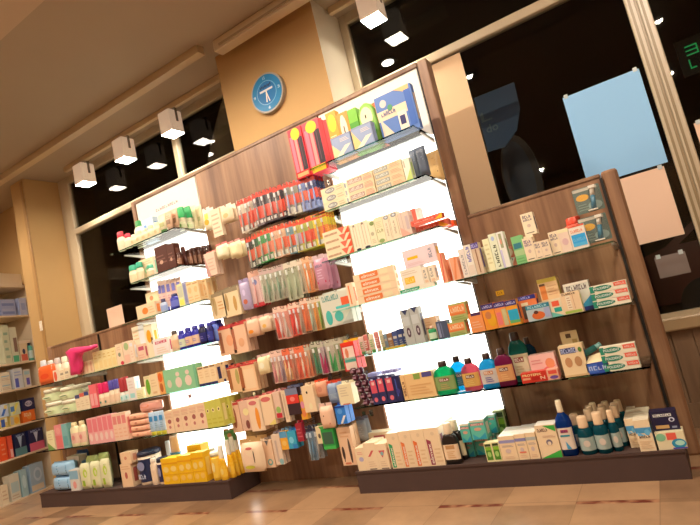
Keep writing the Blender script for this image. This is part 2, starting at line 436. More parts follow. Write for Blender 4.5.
b = MB(); b.plate([(-.02*rad, .06*rad), (.10*rad, -.50*rad), (.15*rad, -.48*rad), (.03*rad, .06*rad)], -.046, -.0435, mat('f0e6dc', .4)); obj('minute_hand', b, ck)

# ------------------------------------------------------------------ display wall
XR0, XR1 = -1.68, -.92       # right lit unit
XL0, XL1 = -3.62, -2.87      # left lit unit
TOPZ = 2.40
# wooden hook panel between the lit units
t = thing('hook_wall_display', 'tall wooden panel full of hanging packs between two lit units', 'wall panel', (0, 0, 0))
obj('board', MB().box(XL1, XR0, YB, YB+.06, 0, TOPZ-.025, M_wood), t)
obj('top_edge', MB().rbox(XL1, XR0, YB-.006, YB+.066, TOPZ-.025, TOPZ, M_woodtop, .004), t)
def lightmat(name, s, col=(1, .94, .85)):
    m, nt, b = node_mat(name)
    b.inputs['Base Color'].default_value = (.66, .64, .60, 1)
    b.inputs['Emission Color'].default_value = (*col, 1); b.inputs['Emission Strength'].default_value = s
    return m
M_lit = lightmat('opal_lit', 2.6); M_lit2 = lightmat('opal_header', .22, (1, .80, .56))
def lit_unit(x0, x1, zl, label):
    t = thing('backlit_display_unit', label, 'display unit', (0, 0, 0), 0, 'backlit white display units')
    obj('opal_panel', MB().box(x0+.012, x1-.012, YB, YB+.02, PLZ, zl, M_lit), t)
    obj('header_panel', MB().box(x0+.012, x1-.012, YB, YB+.02, zl, TOPZ-.03, M_lit2), t)
    obj('casing', MB().box(x0, x1, YB+.02, YB+.07, 0, TOPZ-.03, M_woodtop), t)
    obj('top_rail', MB().rbox(x0, x1, YB-.012, YB+.072, TOPZ-.03, TOPZ, M_woodtop, .004), t)
    return t
t = lit_unit(XR0, XR1, SH[0]+.02, 'tall white backlit display unit right of the wooden hook panel')
pst = MB(); pst.rbox(XR1, XR1+.065, YB-.012, YB+.075, 0, TOPZ, M_wood, .006); obj('side_post', pst, t)
obj('bracket_slot', MB().box(XR1-.004, XR1+.002, YB-.013, YB-.009, PLZ, TOPZ-.03, M_dark), t)
LIT_LEFT = t = lit_unit(XL0, XL1, SH[0]+.02, 'tall white backlit display unit left of the wooden hook panel')
pst = MB(); pst.rbox(XL0-.04, XL0+.002, YB-.01, YB+.07, 0, TOPZ, M_wood, .005); obj('side_post', pst, t)
# three dark red motifs printed on the header
# low wooden units
def low_unit(x0, x1, label, posts, slots):
    t = thing('low_wooden_display_unit', label, 'display unit', (0, 0, 0), 0, 'low wooden display units')
    obj('back_board', MB().box(x0, x1, YB, YB+.05, 0, 1.395, M_wood), t)
    obj('top_edge', MB().rbox(x0, x1, YB-.006, YB+.056, 1.395, 1.415, M_woodtop, .004), t)
    for a, b_ in posts: obj('side_post', MB().rbox(a, b_, YB-.014, YB+.06, 0, 1.42, M_wood, .012), t)
    for s in slots: obj('bracket_slot', MB().box(s-.0065, s+.0065, YB-.017, YB-.003, PLZ, 1.39, M_dark), t)
    return t
low_unit(XR1+.066, -.142, 'low wooden display unit at the right, before the papered window', [(-.138, -.062)], [-.142])
low_unit(-5.18, XL0-.042, 'low wooden display unit at the left beside the white cabinet', [(-5.24, -5.18)], [-4.40])
# plinths
def plinth(x0, x1, label, yf0, yf1):
    t = thing('display_plinth', label, 'plinth', (0, 0, 0), 0, 'dark brown plinths under the displays')
    b = MB(); b.box(x0, x1, YF+.004, YB-.018, 0, PLZ-.012, M_plinth); obj('base', b, t)
    b = MB(); b.box(x0-.003, x1+.003, YF, YB-.018, PLZ-.012, PLZ, M_plinth); obj('top_board', b, t)
plinth(-1.775, -.115, 'dark brown plinth under the right lit and wooden units', 0, 0)
plinth(-5.14, -2.80, 'dark brown plinth under the left lit and wooden units', 0, 0)
# glass shelves
def shelf(x0, x1, z, label, group, yf=YF):
    xb = min(x1, XL1) if x0 < -3.5 and x1 > -2.8 else x1
    t = thing('glass_shelf', label, 'shelf', (0, 0, z), 0, group)
    g = MB(); g.box(x0, x1, yf+.003, YB-.004, -.008, 0, M_shelfglass); obj('glass_plate', g, t)
    g = MB(); g.box(x0, x1, yf, yf+.003, -.008, 0, M_edge); obj('front_edge', g, t)
    for x in (x0+.012, xb-.012):
        b = MB()
        vs = [(x-.006, yf+.12, -.0085), (x-.006, YB-.001, -.0085), (x-.006, YB-.001, -.034), (x-.006, yf+.12, -.014)]
        b.add(vs+[(q[0]+.012, q[1], q[2]) for q in vs], [(0, 1, 2, 3), (7, 6, 5, 4), (0, 4, 5, 1), (1, 5, 6, 2), (2, 6, 7, 3), (3, 7, 4, 0)], mat('a8a49c', .35, .3))
        obj('bracket', b, t)
NTH = ['top', 'second', 'third', 'fourth', 'fifth', 'sixth']
for i, z in enumerate(SH):
    shelf(XR0+(.05 if i == 0 else -.01), XR1-.004, z, 'glass shelf, %s from the top of the right lit unit' % ('topmost' if i == 0 else NTH[i]), 'glass shelves of the right lit unit')
    shelf(XL0+.005, XL1+(.01 if i < 2 else .165), z, 'glass shelf, %s from the top of the left lit unit' % ('topmost' if i == 0 else NTH[i]), 'glass shelves of the left lit unit')
for i, z in enumerate(SH[3:]):
    shelf(XR1+.012, -.150, z, 'glass shelf, %s of three on the right wooden unit' % ['topmost', 'middle', 'lowest'][i], 'glass shelves of the right wooden unit')
    shelf(-4.388, XL0-.045, z, 'glass shelf, %s of three on the left wooden unit, right half' % ['topmost', 'middle', 'lowest'][i], 'glass shelves of the left wooden unit')
    shelf(-5.10, -4.412, z, 'glass shelf, %s of three on the left wooden unit, left half' % ['topmost', 'middle', 'lowest'][i], 'glass shelves of the left wooden unit')

# ------------------------------------------------------------------ papers on the windows
def paper(name, x0, x1, z0, z1, m, label, tape=True, y=YG-.004):
    t = thing(name, label, 'paper', ((x0+x1)/2, y, (z0+z1)/2), 0, 'papers stuck on the windows')
    g = MB(); w_, h_ = (x1-x0)/2, (z1-z0)/2; n = 8
    vs = []; fs = []
    for j in range(n+1):
        for i in range(n+1):
            u, v = i/n, j/n
            d = -.004*math.sin(u*PI)*math.sin(v*PI*2+1)-.003*abs(u-.5)
            vs.append((-w_+2*w_*u, d, -h_+2*h_*v))
    for j in range(n):
        for i in range(n): a = j*(n+1)+i; fs.append((a, a+1, a+n+2, a+n+1))
    g.add(vs, fs, m, True); obj('sheet', g, t)
    if tape:
        for x in (-w_+.02, w_-.02):
            obj('tape', MB().box(x-.011, x+.011, -.0065, -.0055, h_-.012, h_+.012, mat('b8c4c8', .3)), t)
paper('window_paper', -1.06, -.762, 1.40, 2.565, mat('d6b692', .7), 'tall cream poster on the window behind the right lit unit', False)
paper('window_paper', -.24, .18, 1.44, 2.005, mat('8cc2f2', .6), 'large pale blue paper taped on the window')
paper('window_paper', -.20, .155, 1.03, 1.425, mat('e9c8b0', .7), 'cream pink paper on the window below the blue paper')
paper('window_paper', .345, .60, 1.20, 1.60, mat('e9c8b0', .7), 'cream pink paper at the right photo edge beyond the window post')
paper('window_paper', -.02, .13, .82, .94, mat('8a7d78', .7), 'small grey notice low on the window beside the wooden unit')
p0 = at(108, 309, YG); p1 = at(126, 327, YG)
paper('window_paper', p0.x-.02, p1.x, p1.z, p0.z, mat('e6c4ac', .7), 'small cream paper on the left window left of the lit unit', False)
# outside the glass
t = thing('hanging_banner', 'dark blue rounded banner hanging outside behind the window', 'banner', (0, 4.3, 0))
q = [at(a, b_, 4.3) for a, b_ in ((474, 98), (514, 82), (520, 108), (517, 130), (505, 147), (488, 152))]
obj('banner_cloth', MB().plate([(v.x, v.z) for v in reversed(q)], 0, .01, mat('0c3a5c', .6, 0, .03)), t)  # faint glow put into the cloth colour; the banner is no lamp
g = MB(); a = at(484, 122, 4.29); g.text('L', a.x-.02, a.z, a.x+.07, a.z+.08, -.003, mat('43606f', .6)); g.text('do', a.x, a.z-.1, a.x+.10, a.z-.03, -.003, mat('43606f', .6)); obj('lettering', g, t)
t = thing('pavement_sign', 'dark oval framed blue board outside behind the cream poster', 'sign', (0, 5.0, 0))
a = at(522, 178, 5.0)
obj('frame', MB().plate(ell(a.x, a.z, .17, .42, 28), 0, .05, mat('16110f', .5)), t)
obj('board', MB().plate(ell(a.x-.02, a.z, .13, .37, 28), -.006, 0, mat('0a2438', .5, 0, .015)), t)  # board also carries an added faint glow in its colour
obj('stand', MB().box(a.x-.04, a.x+.04, .01, .05, -.05, a.z-.38, mat('16110f', .5)), t)
t = thing('led_sign', 'small green lit sign outside at the right photo edge', 'sign', (0, 6.0, 0))
G_ = mat('1a9a50', .5, 0, .45)
g = MB(); a = at(694, 57, 6.0)
for k in range(3): g.box(a.x-.05, a.x+.05, -.01, .0, a.z+.03+k*.042, a.z+.04+k*.042, G_)
g.box(a.x+.04, a.x+.05, -.01, 0, a.z+.03, a.z+.124, G_); g.box(a.x-.05, a.x-.04, -.01, 0, a.z-.10, a.z-.01, G_); g.box(a.x-.05, a.x+.0, -.01, 0, a.z-.10, a.z-.09, G_)
obj('lit_strokes', g, t); obj('backing', MB().box(a.x-.12, a.x+.4, .0, .04, a.z-.16, a.z+.2, M_dark), t)
t = thing('parked_car', 'dark red parked car outside, half hidden by window papers', 'car', (0, 7.6, 0))
bm_ = MB(); x0 = -.1
prof = [(x0-.2, .35), (x0+3.6, .35), (x0+3.6, .95), (x0+2.9, 1.02), (x0+2.3, 1.50), (x0+.9, 1.52), (x0+.2, 1.05), (x0-.2, .95)]
bm_.plate(prof, 0, 1.6, mat('5a2620', .3)); obj('car_body', bm_, t)
obj('window', MB().plate([(x0+.35, 1.05), (x0+2.65, 1.03), (x0+2.2, 1.44), (x0+.95, 1.46)], -.01, 0, mat('14161a', .1)), t)
for wx in (x0+.5, x0+2.8):
    obj('wheel', MB().plate(ell(wx, .3, .31, .31, 24), -.03, .2, mat('121212', .7)), t)
# light switch on the pillar edge
a = at(45, 325, YC)
t = thing('light_switch', 'small white light switch on the left pillar edge', 'switch', (-5.40, YC-.018, a.z))
obj('switch_plate', MB().rbox(-.022, .022, -.008, 0, -.05, .05, mat('e6dccb', .4), .003), t); obj('rocker', MB().rbox(-.012, .012, -.013, -.008, -.022, .022, mat('efe7da', .4), .002), t)

world = bpy.data.worlds.new('night'); SC.world = world; world.use_nodes = True
world.node_tree.nodes['Background'].inputs[0].default_value = (.9, .75, .6, 1); world.node_tree.nodes['Background'].inputs[1].default_value = .004
SC.view_settings.exposure = 0.42
# ------------------------------------------------------------------ product builders (front at y = 0, base at z = 0, centred in x)
def wb(h):                               # colour seen under the shop's warm lamps -> colour of the print itself
    c = lin(h); c = [c[0]*.94, c[1]/.90, c[2]/.74]
    k = max(1, max(c)/.86)
    o = ''
    for x in c:
        x = min(1, x/k); s = x*12.92 if x <= .0031308 else 1.055*x**(1/2.4)-.055
        o += '%02x' % max(0, min(255, round(s*255)))
    return o
def Q(h): return mat(wb(h), .42)
def q3(v): return round(v, 3)

def small_print(mb, n, X0, Z0, X1, Z1, y, m, up=False):      # lettering too small to read in the photograph: strokes only
    def r(a, b, c, d):
        if up: mb.face([(X1-b*(X1-X0), Z0+a*(Z1-Z0)), (X1-b*(X1-X0), Z0+c*(Z1-Z0)), (X1-d*(X1-X0), Z0+c*(Z1-Z0)), (X1-d*(X1-X0), Z0+a*(Z1-Z0))], y, m)
        else: mb.face(rect(X0+a*(X1-X0), Z0+b*(Z1-Z0), X0+c*(X1-X0), Z0+d*(Z1-Z0)), y, m)
    for i in range(n):
        a, c = (i+.08)/n, (i+.84)/n; k = (i*5+n*3) % 4; t = (c-a)*.34
        r(a, 0, a+t, 1 if k != 2 else .75)
        if k in (0, 3): r(c-t, .0, c, .8)
        if k in (0, 1): r(a+t, .78, c, 1)
        if k in (1, 2): r(a+t, .0, c, .2)
        if k == 3: r(a+t, .4, c-t, .6)
def decals(mb, w, h, ds, y=-.0005, x0=None, z0=0.):
    x0 = -w/2 if x0 is None else x0
    for i, d in enumerate(ds):
        k = d[0]; yy = y-.0002*i
        if k in 'TV':
            _, a, b, c, e, col, s = d
            if s in ('POLIDENT', 'PROTEFIX', 'elmex', 'N'): mb.text(s, x0+a*w, z0+b*h, x0+c*w, z0+e*h, yy, Q(col), k == 'V')
            else: small_print(mb, len(s), x0+a*w, z0+b*h, x0+c*w, z0+e*h, yy, Q(col), k == 'V')
            continue
        a, b, c, e, col = d[1:6]
        X0, Z0, X1, Z1 = x0+a*w, z0+b*h, x0+c*w, z0+e*h
        if k == 'r': mb.face(rect(X0, Z0, X1, Z1), yy, Q(col))
        elif k == 'o': mb.face(ell((X0+X1)/2, (Z0+Z1)/2, (X1-X0)/2, (Z1-Z0)/2, 16), yy, Q(col))
        elif k == '/': mb.face([(X0, Z0), (X1, Z0), (X1, Z1)], yy, Q(col))       # right-angled corner at lower right
        elif k == 'n': mb.face([(X0, Z0), (X1, Z0), (X0, Z1)], yy, Q(col))       # corner at lower left
        elif k == 'p': mb.face([(X1, Z1), (X0, Z1), (X1, Z0)], yy, Q(col))       # corner at upper right
        elif k == 'v': mb.face([((X0+X1)/2, Z0), (X1, Z1), (X0, Z1)], yy, Q(col))
        elif k == 'd': mb.face([(X0, Z0), (X0+(X1-X0)*.35, Z0), (X1, Z1), (X0+(X1-X0)*.65, Z1)], yy, Q(col))
        elif k == 'l':                      # lines of small print
            n = max(2, int(d[6]) if len(d) > 6 else 3)
            for j in range(n):
                z = Z0+(Z1-Z0)*(j+.2)/n; mb.face(rect(X0, z, X0+(X1-X0)*(1-.25*((j*7) % 3)/2), z+(Z1-Z0)*.35/n), yy, Q(col))

def carton(w, h, d, base, ds=(), top=None, side=None):
    key = ('carton', q3(w), q3(h), q3(d), base, tuple(ds), top, side)
    if key not in _cache:
        mb = MB(); w, h, d = q3(w), q3(h), q3(d)
        B = Q(base)
        mb.box(-w/2, w/2, 0, d, 0, h, B, Q(top) if top else None, Q(side) if side else None)
        mb.box(-w/2+.0006, w/2-.0006, .0008, .0016, h, h+.0004, B)     # tuck flap
        decals(mb, w, h, ds)
        if side is None and w > .03:
            mb.add([(w/2+.0004, d*.25, h*.2), (w/2+.0004, d*.75, h*.2), (w/2+.0004, d*.75, h*.8), (w/2+.0004, d*.25, h*.8)], [(0, 1, 2, 3)], Q(ds[0][5] if ds and len(ds[0]) > 5 else base))
        _cache[key] = mb.mesh('carton')
    return [('carton', _cache[key])]

def bottle(w, h, d, col, cap, lab, style='flat', ds=(), liquid=True, capz=.8, capw=.45):
    key = ('bottle', q3(w), q3(h), q3(d), col, cap, lab, style, tuple(ds), liquid, capz, capw)
    if key not in _cache:
        a, b, hs = w/2, d/2, h*capz
        n = 4 if style == 'flat' else 2
        m = mat(wb(col), .2, 0, 0, 'liquid') if liquid else mat(wb(col), .3)
        ca = a*capw; cb = min(b*.9, ca)
        mb = MB()
        if style == 'flat': secs = [(.0, a*.9, b*.85, n), (h*.02, a, b, n), (hs*.74, a, b, n), (hs*.86, a*.9, b*.92, 3), (hs*.95, ca*1.3, cb*1.2, 2), (hs, ca*.85, cb*.85, 2)]
        elif style == 'waist': secs = [(.0, a*.9, b*.85, 3), (h*.03, a, b, 3), (hs*.3, a*.92, b*.95, 3), (hs*.5, a*.84, b*.9, 3), (hs*.75, a, b, 3), (hs*.9, a*.8, b*.85, 2.4), (hs, ca*.9, cb*.9, 2)]
        elif style == 'cone': secs = [(0, a*.92, b*.92), (h*.02, a, b), (hs*.55, a*.97, b*.97), (hs*.85, a*.72, b*.72), (hs, ca*.95, ca*.95)]
        else: secs = [(0, a*.92, b*.92), (h*.02, a, b), (hs*.86, a, b), (hs*.96, a*.75, b*.75), (hs, ca*.9, cb*.9)]
        mb.sweep(secs, m, 20, 0, d/2)
        parts = [('bottle_body', mb.mesh('bottle_body'))]
        cm = mat(wb(cap), .35); c_ = MB()
        c_.sweep([(hs-.001, ca, cb), (hs+(h-hs)*.08, ca, cb), (h-(h-hs)*.12, ca*.93, cb*.93), (h, ca*.8, cb*.8)], cm, 16, 0, d/2)
        parts.append(('cap', c_.mesh('cap')))
        if lab:
            l = MB(); z0, z1 = hs*.16, hs*.66
            def sec(z):
                for i in range(len(secs)-1):
                    if secs[i][0] <= z <= secs[i+1][0]:
                        t = (z-secs[i][0])/(secs[i+1][0]-secs[i][0]); return [secs[i][j]+(secs[i+1][j]-secs[i][j])*t for j in (1, 2)]
                return a, b
            ss = [(z, sec(z)[0]+.0007, sec(z)[1]+.0007, n if style == 'flat' else 3 if style == 'waist' else 2) for z in (z0, z0+(z1-z0)*.5, z1)]
            l.sweep(ss, Q(lab), 14, 0, d/2, (PI*1.08, PI*1.92))
            if ds: decals(l, w*.62, z1-z0, ds, -.0016, None, z0)
            parts.append(('label_sticker', l.mesh('label_sticker')))
        _cache[key] = parts
    return _cache[key]

def tube(w, h, d, col, cap, ds=(), capz=.16):          # squeeze tube standing on its cap, flat crimp on top
    key = ('tube', q3(w), q3(h), q3(d), col, cap, tuple(ds), capz)
    if key not in _cache:
        a, b = w/2, d/2; zc = h*capz
        mb = MB(); mb.sweep([(zc, a*.8, b*.8, 2), (zc+.006, a*.92, b, 2), (h*.5, a*.96, b*.75, 2.2), (h*.9, a, b*.25, 3), (h*.93, a, .0015, 6), (h, a, .0012, 8)], mat(wb(col), .35), 18, 0, b)
        if ds:
            o = len(mb.v); decals(mb, w*.8, h*.6, ds, -.0002, None, h*.25)
            mb.v[o:] = [(x, y+b*(.02+.55*max(0, (z/h-.3))), z) for x, y, z in mb.v[o:]]
        parts = [('tube_body', mb.mesh('tube_body'))]
        c_ = MB(); c_.sweep([(0, a*.78, b*.85), (zc*.9, a*.82, b*.88), (zc+.001, a*.78, b*.8)], mat(wb(cap), .35), 16, 0, b); parts.append(('cap', c_.mesh('cap')))
        _cache[key] = parts
    return _cache[key]

def tub(w, h, d, col, lid, lab=None, lidz=.72, ds=()):
    key = ('tub', q3(w), q3(h), q3(d), col, lid, lab, lidz, tuple(ds))
    if key not in _cache:
        a, b = w/2, d/2; hz = h*lidz
        mb = MB(); mb.sweep([(0, a*.9, b*.9), (h*.03, a*.96, b*.96), (hz, a*.96, b*.96)], mat(wb(col), .35), 22, 0, b)
        parts = [('tub_body', mb.mesh('tub_body'))]
        c_ = MB(); c_.sweep([(hz-.001, a, b), (h*.96, a, b), (h, a*.93, b*.93)], mat(wb(lid), .35), 22, 0, b); parts.append(('lid', c_.mesh('lid')))
        if lab:
            l = MB(); l.sweep([(h*.1, a*.97+.0005, b*.97+.0005), (hz*.9, a*.97+.0005, b*.97+.0005)], Q(lab), 14, 0, b, (PI*1.05, PI*1.95))
            if ds: decals(l, w*.6, hz*.8, ds, -.0008, None, h*.1)
            parts.append(('label_sticker', l.mesh('label_sticker')))
        _cache[key] = parts
    return _cache[key]

def pouch(w, h, d, col, ds=(), flap=None):             # soft filled pack (wipes, wadding, bags)
    key = ('pouch', q3(w), q3(h), q3(d), col, tuple(ds), flap)
    if key not in _cache:
        n = 10; mb = MB(); vs = []; fs = []
        for sgn in (-1, 1):
            for j in range(n+1):
                for i in range(n+1):
                    u, v = i/n*2-1, j/n*2-1
                    k = max(0, (1-u**4)*(1-v**4))**.5
                    vs.append((u*w/2, d/2+sgn*d/2*k, h/2+v*h/2+.004*math.sin(u*9)*k*(1 if sgn < 0 else 0)*0))
        N1 = (n+1)**2
        for j in range(n):
            for i in range(n):
                a = j*(n+1)+i; fs.append((a, a+1, a+n+2, a+n+1)); a += N1; fs.append((a, a+n+1, a+n+2, a+1))
        mb.add(vs, fs, mat(wb(col), .3), True)
        o = len(mb.v); decals(mb, w*.86, h*.72, ds, -.0008, None, h*.14)
        mb.v[o:] = [(x, y+d/2*(1-max(0, (1-(2*x/w)**4)*(1-(2*z/h-1)**4))**.5), z) for x, y, z in mb.v[o:]]
        parts = [('pack_body', mb.mesh('pack_body'))]
        _cache[key] = parts
    return _cache[key]

def brush(mb, mh, x, z0, z1, r, col, head, y=-.012):
    L = z1-z0
    mb.tube([(x-.001, y, z0), (x, y-.001, z0+L*.3), (x+.001, y, z0+L*.6), (x, y, z0+L*.74), (x, y, z0+L*.99)], [r, r*1.25, r, r*.55, r*.75], mat(wb(col), .35), 6)
    mh.box(x-r*.9, x+r*.9, y-.009, y-.001, z0+L*.82, z0+L*.985, mat(wb(head), .6))

def pack(w, h, col, head, kind='brush', items=(), ds=(), d=.028):
    """hanging pack: printed card with a notch for the hook, its goods and a clear blister; hook height z = 0, hangs down"""
    key = ('pack', q3(w), q3(h), col, head, kind, tuple(items), tuple(ds), q3(d))
    if key not in _cache:
        w, h = q3(w), q3(h); c = MB(); hw = min((.09 if kind == 'box' else .11)*h, .008 if kind == 'box' else .028); s = .0045
        zt = .008 if kind == 'box' else .012
        pts = [(-w/2, zt-h), (w/2, zt-h), (w/2, zt-.004), (w/2-.004, zt), (s, zt), (s, -.004), (-s, -.004), (-s, zt), (-w/2+.004, zt), (-w/2, zt-.004)]
        body = Q(col)
        parts = []
        if kind == 'box':
            c.box(-w/2, w/2, -d, -.001, zt-h, -hw*.8, body)
            c.plate(pts, -.0012, 0, Q(head)); decals(c, w, h-hw*.8-zt, ds, -d-.0006, None, zt-h)
            parts = [('carton', c.mesh('carton'))]
        elif kind == 'bag':
            parts = []
            b_ = MB(); n = 8; H = h-hw; vs = []; fs = []
            for sgn in (-1, 1):
                for j in range(n+1):
                    for i in range(n+1):
                        u, v = i/n*2-1, j/n*2-1; k = max(0, (1-u**4)*(1-v**4))**.5
                        vs.append((u*w/2*(1-.08*v*v), -d/2+sgn*d/2*k, zt-h+H/2+v*H/2))
            N1 = (n+1)**2
            for j in range(n):
                for i in range(n):
                    a = j*(n+1)+i; fs.append((a, a+1, a+n+2, a+n+1)); a += N1; fs.append((a, a+n+1, a+n+2, a+1))
            b_.add(vs, fs, mat(wb(col), .3), True)
            o = len(b_.v); zc_ = zt-h+H/2; decals(b_, w*.7, H*.6, ds, -.0008, None, zt-h+H*.2)
            b_.v[o:] = [(x, y-d/2*max(0, (1-(2*x/w)**4)*(1-(2*(z-zc_)/H)**4))**.5-d/2, z) for x, y, z in b_.v[o:]]
            parts.append(('pack_body', b_.mesh('pack_body')))
            hd = MB(); hd.plate([(-w/2*.9, -hw), (w/2*.9, -hw), (w/2*.9, zt), (s, zt), (s, -.004), (-s, -.004), (-s, zt), (-w/2*.9, zt)], -d/2-.001, -d/2+.001, Q(head))
            parts.append(('header_card', hd.mesh('header_card')))
        else:
            c.plate(pts, -.0012, 0, body)
            c.face(rect(-w/2+.0004, -hw, w/2-.0004, -.005), -.0016, Q(head)); c.face(rect(-w/2+.004, -.005, -s-.001, zt-.001), -.0016, Q(head)); c.face(rect(s+.001, -.005, w/2-.004, zt-.001), -.0016, Q(head))
            decals(c, w, h, ds, -.0018, None, zt-h)
            parts = [('card', c.mesh('card'))]
            k = len(items)
            for i, (bc, hc) in enumerate(items):
                x = (i-(k-1)/2)*w/(k+.3)
                b_ = MB(); bh_ = MB(); brush(b_, bh_, x, zt-h*.96, -hw-.004, min(.006, w/(k*4.4)), bc, hc)
                parts.append(('toothbrush', b_.mesh('toothbrush'))); parts.append(('bristle_head', bh_.mesh('bristle_head'), len(parts)-1))
            bl = MB(); bl.rbox(-w/2+.003, w/2-.003, -d, -.0014, zt-h+.004, -hw-.001, mat('f4f2ee', .1, 0, 0, 'clear'), .004)
            parts.append(('blister', bl.mesh('blister')))
        _cache[key] = parts
    return _cache[key]

# ------------------------------------------------------------------ shelf rows
class Row:
    def __init__(s, where, z, y=YF+.012):
        s.w, s.z, s.y = where, z, y; s.ex = 0
        s.lim = (XL1 if z > 1.5 else XL1+.16) if 'left lit' in where else -2.78 if 'left plinth under lit' in where else (XR1+.012 if z > 1.5 else XR1+.03) if 'right lit' in where and z > 1.3 else 9
        s.b = []
    def res(s, x, w, y, d, z, h):          # keep clear of what already stands on this shelf: trim slightly, else stand behind it
        y += s.ex
        for _ in range(8):
            hit = False
            for a0, a1, b0, b1, c0, c1 in s.b:
                ox = min(x+w/2, a1)-max(x-w/2, a0)
                if ox > .0004 and min(y+d, b1)-max(y, b0) > .0004 and min(z+h, c1)-max(z, c0) > .0004:
                    hit = True
                    if ox < .34*min(w, a1-a0):
                        l, r = x-w/2, x+w/2
                        if x > (a0+a1)/2: l = a1+.0004
                        else: r = a0-.0004
                        x, w = (l+r)/2, r-l
                    else: y = b1+.001
            if not hit: break
        y = min(y, YB-.004-d) if d < .29 else y
        s.b.append((x-w/2, x+w/2, y, y+d, z, z+h))
        return x, w, y
    def fit(s, x0, x1, yt, dy=0, zb=0):
        s.ex = 0
        while True:
            x, w, zt = seen(x0, x1, yt, s.y+dy+s.ex)
            if x+w/2 <= s.lim or s.ex > .26: break
            s.ex += .008
        return x, w, zt-s.z-zb
    def box(s, x0, x1, yt, base, ds, desc, cat='box', name='carton', d=.075, dy=0, zb=0., n=1, back=0, rz=0, top=None, side=None, h=None):
        x, w, hh = s.fit(x0, x1, yt, dy, zb)
        if h: hh = h
        hh = max(.012, hh); hi = hh/n
        x, w, y = s.res(x, w, s.y+dy, d*(back+1), s.z+zb, hh)
        for i in range(n):
            suf = '' if n == 1 else (', top of stack' if i == n-1 else ', bottom of stack' if i == 0 else ', middle of stack' if n == 3 else ', %s from stack bottom' % ORD[i])
            for b in range(back+1):
                sb = '' if back == 0 else (', front row' if b == 0 else ', %s row' % ORD[b])
                put(name, carton(w-.0012, hi-.0012, d-.001, base, ds, top, side), desc+suf+sb, cat, s.w, (x+(.0008*((i*7) % 3-1) if n > 1 else 0), y+b*d, s.z+zb+i*hi), rz)
        return hh
    def bot(s, x0, x1, yt, col, cap, lab, desc, cat='bottle', name='bottle', style='round', ds=(), d=None, dy=0, zb=0., liquid=False, capz=.8, capw=.5, back=0, pitch=None):
        x, w, h = s.fit(x0, x1, yt, dy, zb); d = d or w
        x, w, y = s.res(x, w, s.y+dy, d, s.z+zb, h)
        for b in range(back+1):
            sb = '' if back == 0 else (', front row' if b == 0 else ', %s row' % ORD[b])
            put(name, bottle(w-.001, h, d-.001, col, cap, lab, style, ds, liquid, capz, capw), desc+sb, cat, s.w, (x, y+b*(pitch or d+.003), s.z+zb))
    def tube(s, x0, x1, yt, col, cap, ds, desc, cat='tube', name='cream_tube', d=.035, dy=0, capz=.16, zb=0.):
        x, w, h = s.fit(x0, x1, yt, dy, zb)
        x, w, y = s.res(x, w, s.y+dy, d, s.z+zb, h)
        put(name, tube(w-.001, h, d, col, cap, ds, capz), desc, cat, s.w, (x, y, s.z+zb))
    def tub(s, x0, x1, yt, col, lid, lab, desc, cat='tub', name='tub', dy=0, zb=0., n=1, ds=(), lidz=.72):
        x, w, h = s.fit(x0, x1, yt, dy, zb)
        x, w, y = s.res(x, w, s.y+dy, w, s.z+zb, h)
        for i in range(n):
            suf = '' if n == 1 else (', top of stack' if i == n-1 else ', bottom of stack' if i == 0 else ', middle of stack')
            put(name, tub(w-.001, h/n, w-.001, col, lid, lab, lidz, ds), desc+suf, cat, s.w, (x, y, s.z+zb+i*h/n))
    def pouch(s, x0, x1, yt, col, ds, desc, cat='pack', name='soft_pack', d=.06, dy=0, zb=0., n=1, rz=0.):
        x, w, h = s.fit(x0, x1, yt, dy, zb)
        x, w, y = s.res(x, w, s.y+dy, d, s.z+zb, h)
        for i in range(n):
            suf = '' if n == 1 else (', top of stack' if i == n-1 else ', bottom of stack' if i == 0 else ', middle of stack' if n == 3 else ', %s from stack bottom' % ORD[i])
            put(name, pouch(w, h/n, d, col, ds), desc+suf, cat, s.w, (x, y, s.z+zb+i*h/n), rz)
# ================================================================== right lit unit
W = 'f8dcb4'
# --- top shelf
R = Row("on right lit unit's top shelf", SH[0])
R.box(330, 349, 135, '8f93a4', [('r', .05, .08, .95, .92, '9aa0b4'), ('n', 0, 0, .55, .7, 'f2c890'), ('d', .1, 0, .95, .45, 'f6dcb8'), ('l', .45, .66, .9, .86, 'e8d0b8')], 'grey carton with cream diagonal', d=.05, name='dental_carton')
R.box(350, 370, 125, '8f93a4', [('r', .05, .08, .95, .92, '9aa0b4'), ('n', 0, 0, .5, .9, 'f2c078'), ('d', .1, 0, .95, .45, 'f6dcb8'), ('l', .45, .66, .9, .86, 'e8d0b8')], 'grey carton with cream diagonal', d=.05, name='dental_carton')
R.box(373, 409, 91, '5c78ac', [('r', 0, .44, .8, .66, 'f0c8a0'), ('n', .05, 0, .4, .5, 'e8c8a8'), ('r', .52, .02, .75, .5, 'f2d8b8'), ('r', .56, .2, .7, .4, '2c2c5c'), ('o', .12, .72, .3, .9, 'd8c0b0'), ('o', .3, .6, .44, .74, '4c8c5c'), ('p', .55, .8, .95, 1, 'f0b070'), ('r', .8, .1, .97, .9, '3c62a4'), ('T', .1, .53, .5, .62, '405080', 'DENTAL')], 'large blue carton with cream cross shape', d=.045, name='water_jet_carton')
R.box(324.5, 334, 112, 'f39a2a', [('o', .1, .6, .9, .95, 'f8d020'), ('r', .3, .05, .8, .35, 'c8c0d0'), ('l', .1, .4, .9, .55, 'f8e0a0')], 'orange carton with yellow flash', dy=.08, d=.05)
R.box(334, 346, 113, 'ee8a2e', [('o', .2, .3, .8, .95, 'f6d8b0'), ('r', .45, .5, .55, .7, '704028'), ('n', 0, 0, 1, .3, 'd86a20')], 'orange carton with pale figure', dy=.08, d=.05)
R.box(346, 355, 109, '79b52c', [('r', 0, .5, 1, .7, '4c9420'), ('r', .1, .1, .9, .42, 'b8bcb0')], 'green carton with grey label', dy=.08, d=.05)
